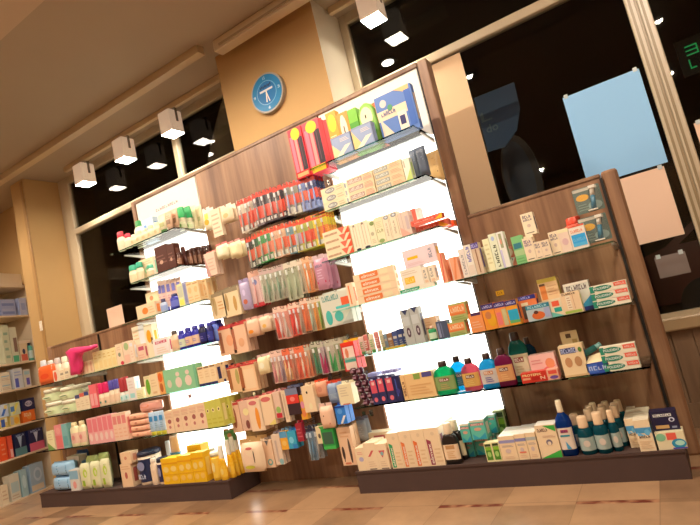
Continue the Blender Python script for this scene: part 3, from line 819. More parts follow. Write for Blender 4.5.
x, w, h = R.fit(354, 372, 103, .08)
k = MB(); k.sweep([(0, w/2, .03, 6), (h*.5, w/2, .03, 5), (h*.82, w/2*.92, .03, 4), (h*.95, w/2*.6, .028, 3), (h, w/2*.25, .02, 2)], Q('8fb84a'), 20, 0, .03)
k2 = MB(); decals(k2, w*.8, h*.8, [('o', .1, .45, .9, 1, 'ead9a8'), ('o', .3, .1, 1, .6, '5a9a34'), ('r', .42, .7, .5, .8, '503c28')], -.0008, None, h*.1)
put('round_top_carton', [('carton', k.mesh('carton')), ('printed_panel', k2.mesh('printed_panel'))], 'green round-topped pack with cream face', 'box', R.w, (x, R.y+.08, R.z))
R.box(370, 379, 102, 'e2642a', [('o', .1, .5, .9, .9, 'f0b080'), ('r', 0, 0, 1, .3, 'a89aa0')], 'orange red carton', dy=.10, d=.05)
# --- second shelf
R = Row("on right lit unit's second shelf", SH[1])
tp = [('o', .18, .12, .62, .88, '9a9184'), ('T', .24, .36, .56, .66, 'ece0c8', 'FORTE'), ('l', .68, .2, .95, .8, 'c8a880', 2)]
R.box(320, 342, 186, 'f2d4a4', tp, 'cream toothpaste box with grey oval', n=3, d=.045, name='toothpaste_carton')
R.box(345, 371, 175, 'f2d0a0', [('r', .05, .2, .6, .8, 'b8907c'), ('T', .08, .3, .56, .7, 'f4dcc0', 'DENTIFRICE'), ('r', .64, .1, .96, .5, 'f0a884'), ('l', .66, .55, .95, .9, 'e0906c', 2)], 'cream toothpaste box with rose band', n=3, d=.045, name='toothpaste_carton')
R.box(372, 400, 164, 'ecc898', [('r', .03, .12, .52, .85, 'a8a08c'), ('T', .07, .3, .48, .7, 'e8dcc4', 'CLASSIC'), ('l', .58, .15, .95, .85, 'd8a078', 3)], 'cream toothpaste box with grey band', n=4, d=.045, name='toothpaste_carton')
R.box(401, 408, 158, 'f6ecc8', [('/', 0, 0, 1, .55, 'c6d070'), ('r', .1, .6, .3, .9, 'c8b090')], 'cream and lime upright carton', d=.05)
for a, b_, y, c_ in ((404, 412, 148, '6c7078'), (412, 422, 146, '5c6068')):
    R.pouch(a, b_, y, c_, [('r', 0, .12, 1, .22, '5a3a8c'), ('l', .1, .4, .9, .95, '8a8e96', 5)], 'grey hanging net pouch with violet band', name='net_pouch', d=.05, dy=.02)
R.pouch(422, 436, 151, 'dba868', [('r', .1, .2, .8, .26, '8a5c40'), ('l', .1, .3, .9, .9, 'c89058', 6)], 'tan soft pouch', name='net_pouch', d=.06, dy=.02)
# --- third shelf
R = Row("on right lit unit's third shelf", SH[2])
R.box(322, 348, 229, 'f0d4a4', [('r', .05, .3, .55, .62, 'd8a87c'), ('T', .06, .34, .54, .6, 'b08060', 'SENSITIVE'), ('v', .58, .1, .86, 1, 'ea6a4c'), ('/', .8, 0, 1, 1, 'e8542c')], 'cream toothpaste box with red end', n=4, d=.045, name='toothpaste_carton')
for a, b_, y in ((349, 357, 224), (357, 366, 221)):
    R.box(a, b_, y, 'f4dcb4', [('r', .3, .15, .38, .9, 'd4b48c'), ('r', .62, .15, .68, .9, 'd4b48c'), ('o', .25, 0, .85, .09, '303440'), ('o', .35, .88, .6, .96, '907860')], 'cream upright carton with black dots below', d=.05)
R.box(366, 373, 221, 'f2dcae', [('o', .3, .8, 1, .97, '8a9450'), ('o', .2, .4, .7, .56, 'c4b088'), ('l', .2, .1, .8, .3, 'd8bc90')], 'cream herbal carton with leaf, top left', d=.05)
R.box(373, 381, 217, 'f0dcaa', [('o', .1, .03, .8, .18, '9aa45c'), ('T', .1, .42, .9, .55, 'a89c60', 'BIO'), ('l', .15, .6, .85, .85, 'dcc494', 4)], 'cream herbal carton with leaf, bottom right', d=.05)
for a, b_, y in ((381, 388, 215), (388, 396, 212)):
    R.box(a, b_, y, 'f2d8b0', [('o', .2, .82, .9, .97, '8e8a86'), ('o', .35, .86, .75, .94, 'dcd4c8'), ('V', .3, .2, .5, .7, 'b89c7c', 'DENTO'), ('r', .8, .1, .86, .9, 'c8a884')], 'cream upright carton with grey badge', d=.05)
R.box(396, 407, 212, 'e4c4a8', [('r', .3, .0, .34, 1, 'c8a090'), ('r', .62, .25, .9, .8, 'd0b0a4'), ('n', 0, 0, 1, .4, 'eea88c')], 'pale rose carton', d=.06)
hh = R.box(407, 447, 224, 'ef7256', [('r', .1, .3, .75, .75, 'e4503c'), ('T', .12, .36, .7, .68, 'f8b090', 'SENSODENT'), ('n', .78, 0, 1.0, 1, 'f6a020'), ('r', 0, .05, .08, .9, 'f09080')], 'red lying toothpaste box with orange end', n=1, d=.045, name='toothpaste_carton', zb=0)
R.box(410, 441, 217, 'ee6c4e', [('r', .05, .25, .8, .7, 'e0483a'), ('T', .1, .32, .74, .62, 'f8b090', 'SENSODENT'), ('/', .75, 0, 1, 1, 'f8b828')], 'red lying toothpaste box, upper one', d=.045, name='toothpaste_carton', zb=hh)
R.box(405, 410, 208, 'f0705a', [('r', .2, .1, .8, .9, 'e85a48')], 'thin red upright carton', d=.04, dy=.05)
R.box(410, 415, 207, 'fae8d4', [('r', .2, .1, .8, .9, 'f6d8c4')], 'thin white upright carton', d=.04, dy=.05)
R.box(441, 453, 221, 'e8501e', [('v', .1, .3, .6, 1, 'f47a2a'), ('r', .5, 0, .95, .4, 'd83a14')], 'small orange red box', d=.05, dy=.03)
# --- fourth shelf
R = Row("on right lit unit's fourth shelf", SH[3])
el = lambda c_: [('r', .16, .12, .60, .86, c_), ('T', .20, .28, .56, .74, 'f8e0c0', 'elmex'), ('p', .55, .12, .62, .86, c_), ('r', .66, .2, .86, .8, 'f4d8a4')]
R.box(352, 392, 270, 'f6cfa0', el('ea7a3c'), 'cream toothpaste box with orange band', n=4, d=.045, name='toothpaste_carton')
R.box(345, 351, 283, 'f6d0a4', [('r', .3, .1, .5, .9, 'ea7a3c')], 'thin upright carton with orange stripe', d=.04, name='toothpaste_carton')
h1 = R.box(396, 433, 286.5, 'f8e4c0', [('r', .03, .1, .6, .9, '2a9a6a'), ('T', .08, .25, .55, .75, 'e8f0dc', 'elmex'), ('/', .55, .1, .66, .9, 'f8e4c0')], 'lying toothpaste box with green band', d=.06, name='toothpaste_carton')
h2 = R.box(399, 420, 268, 'fbe6c8', [('r', .15, .2, .62, .55, 'f0b41e'), ('T', .18, .26, .58, .5, 'f8d878', 'PLUS'), ('l', .1, .68, .8, .9, 'e4c8a4', 2)], 'white carton with yellow bar, middle of stack', d=.06, zb=h1)
R.box(401, 433, 247, 'f6d2c8', [('r', .12, .42, .45, .58, 'f2b818'), ('V', .78, .25, .88, .8, '8c8890', 'DENT'), ('l', .1, .1, .6, .25, 'ecc0b4', 2)], 'pale pink carton with yellow bar, stack top', d=.06, zb=h1+h2)
for a, b_, y in ((420, 426, 267), (427, 433, 265)):
    R.box(a, b_, y, 'f8dcb8', [('V', .2, .3, .6, .85, '8a8680', 'KIN'), ('r', .2, .05, .8, .2, 'ecc094')], 'thin cream upright carton', d=.05, zb=h1)
for a, b_, y, c_ in ((434, 441, 253, 'e8604a'), (441, 448, 259, 'ea7444'), (448, 456, 257, 'ec8450')):
    R.box(a, b_, y, 'f4a478', [('d', .2, .05, .9, .95, c_), ('r', .0, .0, .12, 1, 'f8c8a4')], 'tall salmon carton with red diagonal', d=.05)
# --- fifth shelf
R = Row("on right lit unit's fifth shelf", SH[4])
for a, b_, y, c1, c2 in ((357, 362, 337, 'd8a890', '608a50'), (362, 366, 335, 'c86858', 'e8d8b8'), (367, 372, 334, 'e0c8a0', '5a9a4c'), (372, 377, 332, 'c87868', 'e0b8a0'), (377, 381, 330, 'ccb890', '8a9460')):
    R.tube(a, b_, y, c1, c2, [('l', .1, .1, .9, .8, c2, 4)], 'slim small cream tube with coloured print', d=.02)
for a, b_, y, c_ in ((381, 386, 334, '8a98a0'), (386, 391, 333, '9a6a48'), (391, 396, 331, '46507c'), (396, 401, 329, '34406c'), (401, 405, 328, '2c3860')):
    R.box(a, b_, y, c_, [('r', .15, .55, .85, .7, 'c8b8a8'), ('l', .2, .1, .8, .45, 'a89c98', 3)], {'8a98a0': 'slim grey blue carton', '9a6a48': 'slim brown carton'}.get(c_, 'slim navy carton'), d=.04, dy=.03)
R.box(385, 404, 347, 'c8c040', [('r', 0, .5, 1, .9, 'e89838'), ('l', .1, .1, .9, .4, '8aa030', 2)], 'low lime and orange display tray', d=.028, name='small_tray', cat='tray')
for a, b_, y in ((399, 408, 310), (408, 417, 307)):
    R.box(a, b_, y, 'b8b2a4', [('v', .2, .84, .9, 1, '3a3e58'), ('o', .3, .22, .75, .5, '5a4048'), ('r', .45, .3, .6, .42, 'c8b8b0'), ('r', .1, .55, .85, .8, 'c8c4b8')], 'tall grey carton with dark oval', d=.05)
R.box(416, 433, 318, 'ecb888', [('r', .1, .5, .5, .56, '8c5a40'), ('l', .1, .65, .7, .85, 'd89c6c', 2)], 'wide tan carton with brown line', d=.06, dy=.02)
R.bot(426, 434, 326, '1f8a4c', 'd8a884', 'c8d8b0', 'small green bottle in front of tan carton', d=.03, capz=.82)
R.box(435, 446, 321, '4c5464', [('r', .1, .1, .3, .9, '8c8ca0'), ('r', .4, .1, .5, .9, '707488')], 'dark slate carton with pale stripes', d=.05)
hb = [('n', 0, .35, 1, 1, 'e8783a'), ('r', .05, .45, .95, .9, 'ef8c4c'), ('T', .1, .52, .9, .8, 'f8d0a0', 'HERBAL'), ('l', .1, .06, .9, .3, '8ca04c', 2)]
h1 = R.box(444, 464, 322, 'b4b068', hb, 'olive and orange herbal carton, lower one', d=.06)
R.box(447, 464, 303, 'b4b068', hb, 'olive and orange herbal carton, upper one', d=.06, zb=h1)
R.box(467, 482, 317, 'f09050', [('r', .2, .85, .9, 1, '4a2a50'), ('l', .15, .2, .85, .6, 'f4b488', 3)], 'orange carton with plum top, beside herbal stack', d=.05, h=.10)
# --- sixth shelf
R = Row("on right lit unit's sixth shelf", SH[5])
for i, (x0, y0) in enumerate(((355, 372), (361.5, 370))):
    for j in range(6):
        x, w, zt = seen(x0, x0+6.3, y0+j*5.9, R.y)
        key = ('mini', q3(w))
        if key not in _cache:
            m = MB(); m.sweep([(0, .8*w/2, .8*w/2), (w*.25, w/2, w/2), (w*.6, w/2, w/2), (w*.8, w*.36, w*.36), (w*.85, w*.28, w*.28)], mat(wb('4c1c28'), .2), 14, 0, w/2)
            m2 = MB(); m2.add([(-w*.28, -.0006, w*.28), (w*.28, -.0006, w*.28), (w*.28, -.0006, w*.52), (-w*.28, -.0006, w*.52)], [(0, 1, 2, 3)], Q('a07078'))
            _cache[key] = [('jar_body', m.mesh('jar_body')), ('label_sticker', m2.mesh('label_sticker'))]
        hz = w*.855
        put('lip_balm_jar', _cache[key], 'maroon mini jar, %s column, %s from bottom' % ('left' if i == 0 else 'right', ORD[j]), 'jar', R.w, (x, R.y, R.z+j*hz), group='maroon mini jars stacked in two columns')
nv = [('r', .1, .42, .9, .9, 'd8505c'), ('r', .3, .72, .7, .84, 'f0b8a8'), ('o', .25, .08, .75, .26, 'e06870'), ('r', .3, .9, .6, .96, 'c8c0d0')]
for a, b_, y in ((368, 375, 378), (375, 382, 376), (383, 391, 375)):
    R.box(a, b_, y, '2c2c54', nv, 'navy and red upright carton', d=.05)
R.box(391, 398, 376, '26264e', [('r', .3, .2, .45, .9, '4858a0'), ('o', .2, .3, .8, .5, '3a3a78')], 'plain navy upright carton', d=.05)
R.box(366, 376, 369, 'a4a0c4', [('l', .1, .2, .9, .8, '8480b0', 2)], 'flat lilac box on navy cartons', d=.06, dy=.03, zb=R.fit(368, 375, 378)[2]+.004, h=.02)
R.box(380, 396, 366, 'b0a8cc', [('T', .1, .25, .9, .75, '6a66a4', 'DERMA')], 'wide flat lilac box on navy cartons', d=.06, dy=.03, zb=R.fit(383, 391, 375)[2]+.004, h=.02)
R.box(399, 431, 373, 'eebc7c', [('r', .12, .05, .14, .95, 'd89c60'), ('V', .02, .15, .1, .75, '7c4a38', 'CREMA'), ('r', .42, .76, .62, .98, '8ca048'), ('r', .68, .8, .98, .99, '544c80'), ('l', .25, .15, .9, .6, 'e4a868', 4)], 'wide tan carton with green sticker', d=.07)
def mouth(x0, x1, yt, col, lab, desc, dy=0., cap='3a2018', ds=(), capw=.42):
    R.bot(x0, x1, yt, col, cap, lab, desc, name='mouthwash_bottle', style='flat', liquid=True, d=.05, dy=dy, capz=.84, capw=capw, ds=ds)
lm = lambda a, b_: [('r', .1, .62, .9, .86, a), ('T', .14, .66, .86, .82, 'f0dcc0', 'ORAL'), ('l', .15, .1, .85, .5, b_, 3)]
mouth(428.5, 449.5, 362, '1fae72', '8a9a58', 'green mouthwash bottle with black cap', ds=lm('7c4030', 'c8a868'))
mouth(446, 461, 357, '1fb4cc', '4c7c94', 'cyan mouthwash bottle, half behind pink one', dy=.055, ds=lm('5c3844', '8cb4b8'))
mouth(457, 474, 359, 'd86c74', 'd8a050', 'pink mouthwash bottle with black cap', ds=lm('6c3828', 'e8c070'))
mouth(474.5, 492.5, 354, '2fa0b8', 'c8b8a8', 'teal blue mouthwash bottle with dark cap', ds=lm('c87848', '4c3c90'))
# --- plinth below the lit unit
R = Row('on right plinth under lit unit', PLZ)
R.box(354, 363, 448, 'f4cfa0', [('o', .3, .4, .8, .6, 'b8a8b8'), ('l', .2, .7, .8, .85, 'e89880', 2)], 'small white carton at plinth end', d=.05, back=2)
R.box(362, 374, 443, 'f6d2a4', [('d', .25, .5, .8, .72, 'd86058'), ('l', .2, .12, .8, .35, 'e0b890', 3), ('r', .2, .02, .8, .06, '806858')], 'white carton with red swoosh', d=.06, back=1)
R.box(374, 385, 444, 'f6d2a4', [('v', .2, .45, .8, .75, 'd85c58'), ('o', .35, .55, .65, .7, '8ab0a8'), ('l', .2, .12, .8, .35, 'e0b890', 3), ('r', .2, .02, .9, .06, '806858')], 'white carton with red triangle', d=.06, back=1)
R.box(361, 385, 434, 'f4cfa0', [('r', .4, .6, .85, .9, 'c86058'), ('l', .1, .1, .9, .4, 'b8a890', 2)], 'wide white carton behind small ones', dy=.12, d=.08)
for a, b_, y, c_, nm in ((385, 397, 433, '2c9a5c', 'green'), (397, 409, 431, 'ec7a3c', 'orange'), (409, 422, 429.5, 'ea7034', 'deep orange'), (422, 437, 428, '9c3848', 'maroon')):
    R.box(a, b_, y, 'f6d0a0', [('r', .08, .03, .36, .66, c_), ('V', .13, .06, .31, .6, 'f8e0c4', 'elmex'), ('n', .08, .66, .36, .72, c_), ('l', .5, .08, .9, .5, 'e8bc88', 4), ('o', .45, .8, .7, .9, 'e8c498')], 'white toothpaste carton with %s stripe' % nm, d=.06, back=3, name='toothpaste_carton', top='fbe8d4')
R.bot(436.5, 452, 424, '241c18', 'f0d0a8', 'f0c89c', 'dark brown bottle with cream cap, front one', name='dark_bottle', style='flat', d=.05, capz=.74, capw=.55, ds=[('r', .05, .7, .95, .95, 'c89058'), ('l', .1, .1, .9, .6, 'e0a868', 4)])
R.bot(443, 458, 421, '241c18', 'f0d0a8', 'e8d0a0', 'dark brown bottle with cream cap, rear one', name='dark_bottle', style='flat', d=.05, dy=.06, capz=.74, capw=.55, ds=[('l', .1, .1, .9, .6, '909050', 4)])
tq = [('r', 0, .9, 1, 1, 'e8d8b8'), ('r', .05, .72, .95, .84, 'c87068'), ('T', .12, .745, .88, .815, 'f0d8c0', 'LINEA'), ('o', .25, .45, .75, .62, 'd8a080'), ('n', .1, .02, .6, .3, '2a9ca8'), ('/', .4, .02, .95, .35, '2890a0')]
h1 = R.box(455, 468, 443, '62b89c', tq, 'turquoise carton, lower left of the block', dy=.05, d=.08)
R.box(455, 468, 424, '62b89c', tq, 'turquoise carton, upper left of the block', dy=.05, d=.08, zb=h1, top='f8ece0')
h1 = R.box(468, 483, 440, '62b89c', tq, 'turquoise carton, lower right of the block', dy=.05, d=.08)
R.box(468, 483, 420, '62b89c', tq, 'turquoise carton, upper right of the block', dy=.05, d=.08, zb=h1, top='f8ece0')
h1 = R.box(472, 490, 438, '62b89c', tq, 'turquoise carton, lower of the rear pair', dy=.135, d=.09)
R.box(472, 490, 419, '62b89c', tq, 'turquoise carton, upper of the rear pair', dy=.135, d=.09, zb=h1, top='f8ece0')
gl = [('r', .1, .82, .9, .95, '34401c'), ('r', .1, .1, .9, .8, '4c8424'), ('o', .25, .25, .75, .55, 'a8c868'), ('r', .1, .62, .9, .78, '8cb830')]
for a, b_, y, dy, ds_ in ((483, 490.5, 443, 0, 'cream carton with green bottle print, front'), (490.5, 498, 442, 0, 'cream carton with green bottle print, front')):
    R.box(a, b_, y, 'f2dc9c', gl, ds_, d=.05, dy=dy)
R.box(489, 500, 413, 'b8b878', gl, 'olive carton with green bottle print, rear', d=.05, dy=.2)
# ================================================================== right wooden unit
R = Row("on right wooden unit's top shelf", SH[3])
R.box(457, 463, 249, 'f0d8c0', [('V', .3, .1, .7, .8, '9c9490', 'PARODON')], 'cream upright carton with grey lettering', d=.05)
R.box(462, 469.5, 245, 'f2dcc0', [('V', .25, .45, .75, .95, '6a64ac', 'PERIO'), ('r', .1, .05, .9, .35, 'e8ccb0')], 'cream upright carton with violet lettering', d=.05)
R.box(469, 477, 243, 'dcb894', [('r', .0, .82, 1, 1, '5c4484'), ('T', .05, .86, .95, .96, 'c8b8d8', 'NOVA'), ('r', .45, .05, .6, .8, '9c6c4c')], 'tan carton with violet top', d=.05)
R.box(474.5, 482, 247, 'fae8c0', [('l', .2, .1, .8, .9, 'f0d8a8', 5)], 'plain cream upright carton', d=.05)
R.box(481.5, 488, 239, 'f4e4b0', [('l', .2, .2, .8, .9, 'e0cc90', 5)], 'tall pale yellow carton', d=.05)
R.box(486.5, 495, 234, 'f4ecc4', [('V', .3, .06, .72, .7, '4c5434', 'elugel'), ('o', .3, .8, .7, .93, 'b8c4d8')], 'tall cream carton with dark upright lettering', d=.05)
R.box(494.5, 502, 232, 'f2e4cc', [('r', .3, .55, .7, .95, 'a8a478'), ('o', .3, .65, .6, .8, 'e89878'), ('r', 0, 0, .3, .5, 'ecdcec')], 'tall cream carton with olive panel', d=.05)
R.box(499, 510.5, 247, 'ea8468', [('o', .15, .52, .85, .95, 'f6d0b0'), ('v', .15, .08, .95, .45, 'f4d4b8'), ('o', .35, .28, .7, .44, '8c80a0'), ('r', 0, .46, 1, .5, 'e05c48')], 'coral carton with cream heart', d=.05)
R.box(510, 520.5, 236, '86bc74', [('r', .1, .55, .85, .75, '3c7c80'), ('r', .0, .3, 1, .5, 'b0c484'), ('l', .1, .05, .9, .25, '6ca45c', 2)], 'pale green carton behind white ones', d=.05, dy=.01, top='a4d080')
af = lambda c_: [('T', .12, .76, .82, .9, c_, 'AFTA'), ('T', .12, .64, .86, .73, c_, 'CLEAR'), ('o', .35, .34, .65, .5, 'd8b49c'), ('r', .15, .08, .8, .11, '5c5048')]
R.box(519, 531, 238, 'f8d8ae', af('6c4c7c'), 'white carton with violet two-line heading', d=.05)
hA = R.fit(519, 531, 238)[2]
R.box(531, 539.5, 242, 'f6d4aa', af('5c5468'), 'small white carton with grey heading', d=.05)
R.box(539.5, 548, 240, 'f6d4aa', af('5c5468'), 'small white carton with grey heading', d=.05)
R.box(544.5, 557, 232, 'f8d8ac', af('5c4c64'), 'taller white carton with dark heading', d=.05, dy=.02)
R.box(520, 532.5, 236, 'f6d6ac', [], 'white carton below the raised one, half hidden', d=.05, dy=.055)
R.box(519.5, 531.5, 213, 'fadcb2', af('584c60'), 'white carton raised above the others', d=.05, dy=.055, zb=R.fit(520, 532.5, 236, .055)[2])
R.box(556, 567, 229, 'f0ccae', [('o', .2, .3, .8, .6, 'e0b0a4'), ('r', .0, .85, 1, 1, 'f4dca8')], 'pale pink carton right of white ones', d=.06, dy=.01)
R.bot(563, 580, 217, 'e05a40', 'e8482c', None, 'red capped pack behind red blue carton', name='capped_pack', style='flat', d=.05, dy=.07, capz=.8, capw=.9)
R.box(567, 583, 225, 'f6dcc0', [('r', .08, .12, .95, .62, '38a4d4'), ('T', .15, .34, .9, .46, '8cd0e8', 'PROTESI'), ('T', .1, .7, .85, .82, 'ec7c4c', 'BIODENT'), ('r', 0, .94, 1, 1, 'e8583c'), ('r', .08, .12, .95, .26, '5cb8d8')], 'white carton with blue panel and orange name', d=.05)
def swabpack(x0, x1, yt, yb, dy, lab):
    x, w, zt = seen(x0, x1, yt, R.y+dy); zb = at((x0+x1)/2+6, yb, R.y+dy).z
    h = zt-zb
    c_ = MB(); c_.plate(rrect(-w/2, 0, w/2, h, .006), -.001, 0, Q('5c6c5c')); decals(c_, w, h, [('o', .08, .48, .55, .74, 'f0a81c'), ('r', .02, .86, .9, .97, 'c8b89c'), ('l', .1, .1, .5, .4, '7c8c78', 3), ('o', .45, .06, .95, .4, '8c9c8c')], -.0014)
    b_ = MB(); b_.tube([(w*.12, -.014, h*.06), (w*.16, -.016, h*.3), (w*.2, -.016, h*.6)], [w*.1, w*.09, w*.08], mat(wb('2c6c7c'), .3), 10)
    b2 = MB(); b2.tube([(w*.2, -.016, h*.6), (w*.22, -.016, h*.8), (w*.26, -.016, h*.88)], [w*.085, w*.08, w*.07], mat(wb('f4e0c4'), .35), 10); b2.box(w*.12, w*.36, -.03, -.006, h*.86, h*.97, mat(wb('f0dcc0'), .5))
    b3 = MB(); b3.box(-w*.08, w*.26, -.026, -.004, h*.03, h*.075, mat(wb('f0dcc0'), .5))
    bl = MB(); bl.rbox(-w/2+.004, w/2-.004, -.032, -.0015, .004, h-.004, mat('f4f2ee', .1, 0, 0, 'clear'), .006)
    put('electric_brush_pack', [('card', c_.mesh('card')), ('brush_handle', b_.mesh('brush_handle')), ('brush_head', b2.mesh('brush_head')), ('brush_base', b3.mesh('brush_base')), ('blister', bl.mesh('blister'))], lab, 'toothbrush pack', R.w, (x, R.y+dy, zb))
swabpack(577, 605, 216, 242, .04, 'green electric toothbrush pack, lower one')
swabpack(571, 598, 187, 212, .04, 'green electric toothbrush pack, upper one')
R = Row("on right wooden unit's middle shelf", SH[4])
hd = lambda ds: [('r', 0, .78, 1, 1, '3c2c64'), ('T', .08, .84, .92, .94, 'd0c0d8', 'COREGA')]+ds
R.box(480, 492, 304, 'f0902e', hd([('o', .3, .1, 1, .6, 'e8a020'), ('o', .2, .4, .7, .7, 'c87848')]), 'orange carton with navy header', d=.05)
R.box(491.5, 503.5, 302, 'f08a48', hd([('r', .1, .1, .5, .6, 'e8746c'), ('r', .6, .05, 1, .7, 'c8b47c')]), 'orange carton with navy header and beige stripe', d=.05)
R.box(503.5, 515, 300, 'f09a28', hd([('r', .1, .08, .98, .62, '28a0b8'), ('r', .1, .08, .98, .2, '68a860')]), 'orange carton with navy header and teal panel', d=.05)
R.box(524.5, 548, 304, 'b8bcb4', [('r', 0, .74, 1, 1, '2c7c88'), ('T', .08, .79, .9, .94, 'b8d8d0', 'KUKIDENT'), ('o', .2, .05, .75, .55, 'd8662c'), ('o', .3, .4, .5, .62, '5c2c20'), ('r', .75, .1, .98, .7, 'a8a8bc')], 'teal carton with orange fruit picture', d=.05, dy=-.004)
R.box(514, 533, 296, 'e8743c', [('r', 0, .84, 1, 1, '2c2c6c'), ('T', .05, .87, .7, .97, 'a8a0d0', 'COREGA'), ('r', .1, .1, .5, .6, '6c5040'), ('r', .1, .62, .5, .74, 'f0d0a0')], 'wide orange carton with navy header', d=.06, dy=.015)
hb_ = R.box(545, 560, 299, 'ecd0a4', [('r', .2, .58, .8, .88, 'ec5c3c'), ('r', .3, .25, .9, .5, '28a088'), ('n', 0, 0, 1, .3, '70b8a0')], 'cream carton with red square and teal wave', d=.05)
R.box(536, 555, 278, 'f2c088', [('r', 0, .82, 1, 1, 'd8b44c'), ('r', .06, .05, .36, .75, 'ec8440'), ('l', .45, .2, .92, .7, 'e0a474', 4), ('r', .06, .68, .36, .78, '704c30')], 'yellow topped tan carton raised behind', d=.07, dy=.07, zb=.08)
R.box(537, 556, 300, 'd8c090', [], 'plain tan carton below the raised one', d=.07, dy=.07, h=.08)
R.box(559, 578, 292, 'f2c898', [('r', .06, .02, .94, .14, 'a8b84c'), ('r', .25, .2, .5, .85, 'f8dcb4'), ('l', .3, .25, .48, .8, 'c8946c', 5), ('r', .62, .2, .64, .85, 'b87c58'), ('T', .1, .88, .8, .97, '6c4c38', 'FORMULA')], 'tan carton with green foot', d=.05)
R.box(562, 587, 282, 'd8ccb4', [('T', .1, .72, .9, .9, '503440', 'Dentasol'), ('/', .3, 0, 1, .5, '3c98b8'), ('r', .5, 0, 1, .12, '24306c'), ('r', 0, .93, 1, 1, 'ecd8bc')], 'white carton fading to blue, behind', d=.06, dy=.055)
pol = [('r', 0, .05, .12, .95, '2a8a68'), ('o', .05, .15, .60, .88, '1f7c5c'), ('T', .10, .36, .56, .68, 'f0ead4', 'POLIDENT'), ('p', .62, .35, .98, .95, 'ec5a42'), ('r', .66, .45, .98, .9, 'ee6448'), ('T', .70, .56, .95, .8, 'f8c8b0', 'crema')]
R.box(588, 625, 283, 'f6e0bc', pol, 'POLIDENT denture cream box', n=3, d=.05, name='denture_cream_carton')
a = at(500, 293, YB)
tg = MB(); tg.box(-.022, .022, -.003, 0, -.014, .014, Q('e8a41c')); small_print(tg, 3, -.015, -.007, .015, .008, -.0035, Q('a8680c'))
tag(obj('price_tag', tg, None, (a.x, YB-.0005, a.z)), 'small yellow price tag on the right wooden back board', 'tag')
R = Row("on right wooden unit's lowest shelf", SH[5])
mouth(489.5, 507, 349, 'a02c5c', 'd8945c', 'magenta mouthwash bottle with dark cap', ds=lm('6c3828', 'e8b478'))
mouth(502.5, 521, 333, '2c7c68', 'd8c89c', 'dark green mouthwash bottle with twin dark caps', ds=lm('8c3c28', 'c8b080'), dy=.06, capw=.5)
mouth(518, 531, 338, '1c4c60', '2c5c70', 'dark blue mouthwash bottle at the back', dy=.12)
h1 = R.box(520, 545.5, 372, 'd83a28', [('r', .04, .04, .96, .96, 'd0301f'), ('T', .06, .62, .8, .86, 'f8d890', 'PROTEFIX'), ('r', .05, .3, .35, .5, 'e8a070'), ('r', .4, .2, .7, .55, 'b81c14'), ('T', .74, .2, .92, .52, 'f0c8a0', 'N')], 'red PROTEFIX carton', d=.05)
R.box(545.5, 557, 369, 'eea888', [('r', .15, .55, .9, .9, 'e4503c'), ('o', .2, .06, .95, .4, '6c4484'), ('r', .1, .42, .9, .52, 'f0b060')], 'small peach carton with violet oval', d=.05)
R.box(526, 553, 354, 'f2b8a4', [('d', .0, .1, 1, .5, 'e8746c'), ('o', .6, .4, .95, .8, 'ec8c5c'), ('l', .08, .6, .5, .85, 'e08c80', 2)], 'pink and cream carton raised behind red one', d=.06, dy=.055)
hd_ = R.box(557, 581, 345, 'f4cc98', [('r', .06, .74, .7, .92, '3c4068'), ('T', .08, .76, .92, .9, 'b8b8cc', 'Dentinox'), ('o', .15, .3, .45, .62, 'c88c5c'), ('o', .55, .3, .85, .62, 'c08858'), ('o', .8, .74, .95, .9, '5c7c30'), ('r', 0, .0, 1, .06, 'e0b078')], 'cream display carton with dark name band', name='display_carton', d=.07)
R.box(559, 576, 331, 'cfae7c', [('r', .3, .84, .6, .94, '4c3420'), ('r', .1, .35, .9, .62, 'e09464'), ('r', .62, .66, .9, .8, 'a8844c')], 'back card rising from the cream display carton', name='display_card', cat='card', d=.006, dy=.074)
x, w, h = R.fit(583, 605, 354)
cb = MB(); b_ = w/2
cb.box(-b_, b_, 0, .07, 0, h*.55, Q('2c4c9c')); decals(cb, w, h*.55, [('r', .05, .1, .5, .9, '4068b4'), ('T', .08, .3, .9, .7, 'c8d0e8', 'BONY')])
c2 = MB(); c2.add([(-b_, 0, h*.55), (b_, 0, h*.55+.004), (b_*.9, .05, h), (-b_*.6, .05, h*.86), (-b_, .07, h*.55), (b_, .07, h*.55)], [(0, 1, 2, 3), (3, 2, 5, 4), (0, 3, 4), (1, 5, 2)], Q('f4d4a0'))
put('open_carton', [('carton', cb.mesh('carton')), ('lid_flap', c2.mesh('lid_flap'))], 'blue carton with open cream lid', 'box', R.w, (x, R.y, R.z))
x, w, h = R.fit(577, 592, 352, .03)
tb = MB(); tb.tube([(-.045, 0, 0), (.045, 0, .035)], [.016, .014], mat(wb('5c9c8c'), .25, 0, 0, 'liquid'), 12); t2 = MB(); t2.tube([(.045, 0, .035), (.07, 0, .045)], [.012, .011], mat(wb('8cb4a4'), .3), 12)
put('lying_bottle', [('bottle_body', tb.mesh('bottle_body')), ('cap', t2.mesh('cap'))], 'teal small bottle leaning on blue carton', 'bottle', R.w, (x+.005, R.y+.05, R.z+.045+.03), .3)
R.box(598, 634, 345, 'f6e0bc', pol, 'POLIDENT denture cream box', n=3, d=.05, name='denture_cream_carton')
R = Row('on right plinth under wooden unit', PLZ)
wc = lambda c_: [('r', 0, .72, 1, .84, c_), ('l', .15, .55, .85, .64, '908890', 2), ('o', .3, .3, .65, .48, 'd8b8a8'), ('l', .2, .08, .8, .2, 'e4b48c', 2)]
R.box(497, 513, 436, 'f6cf9e', wc('9c94b4'), 'white carton with lilac band', d=.06, back=2, top='fae4c8')
R.box(513, 524, 434, 'f6cf9e', wc('8c84a8')+[('r', .2, .26, .8, .32, 'e87858')], 'white carton with lilac band and red line', d=.06, back=2, top='fae4c8')
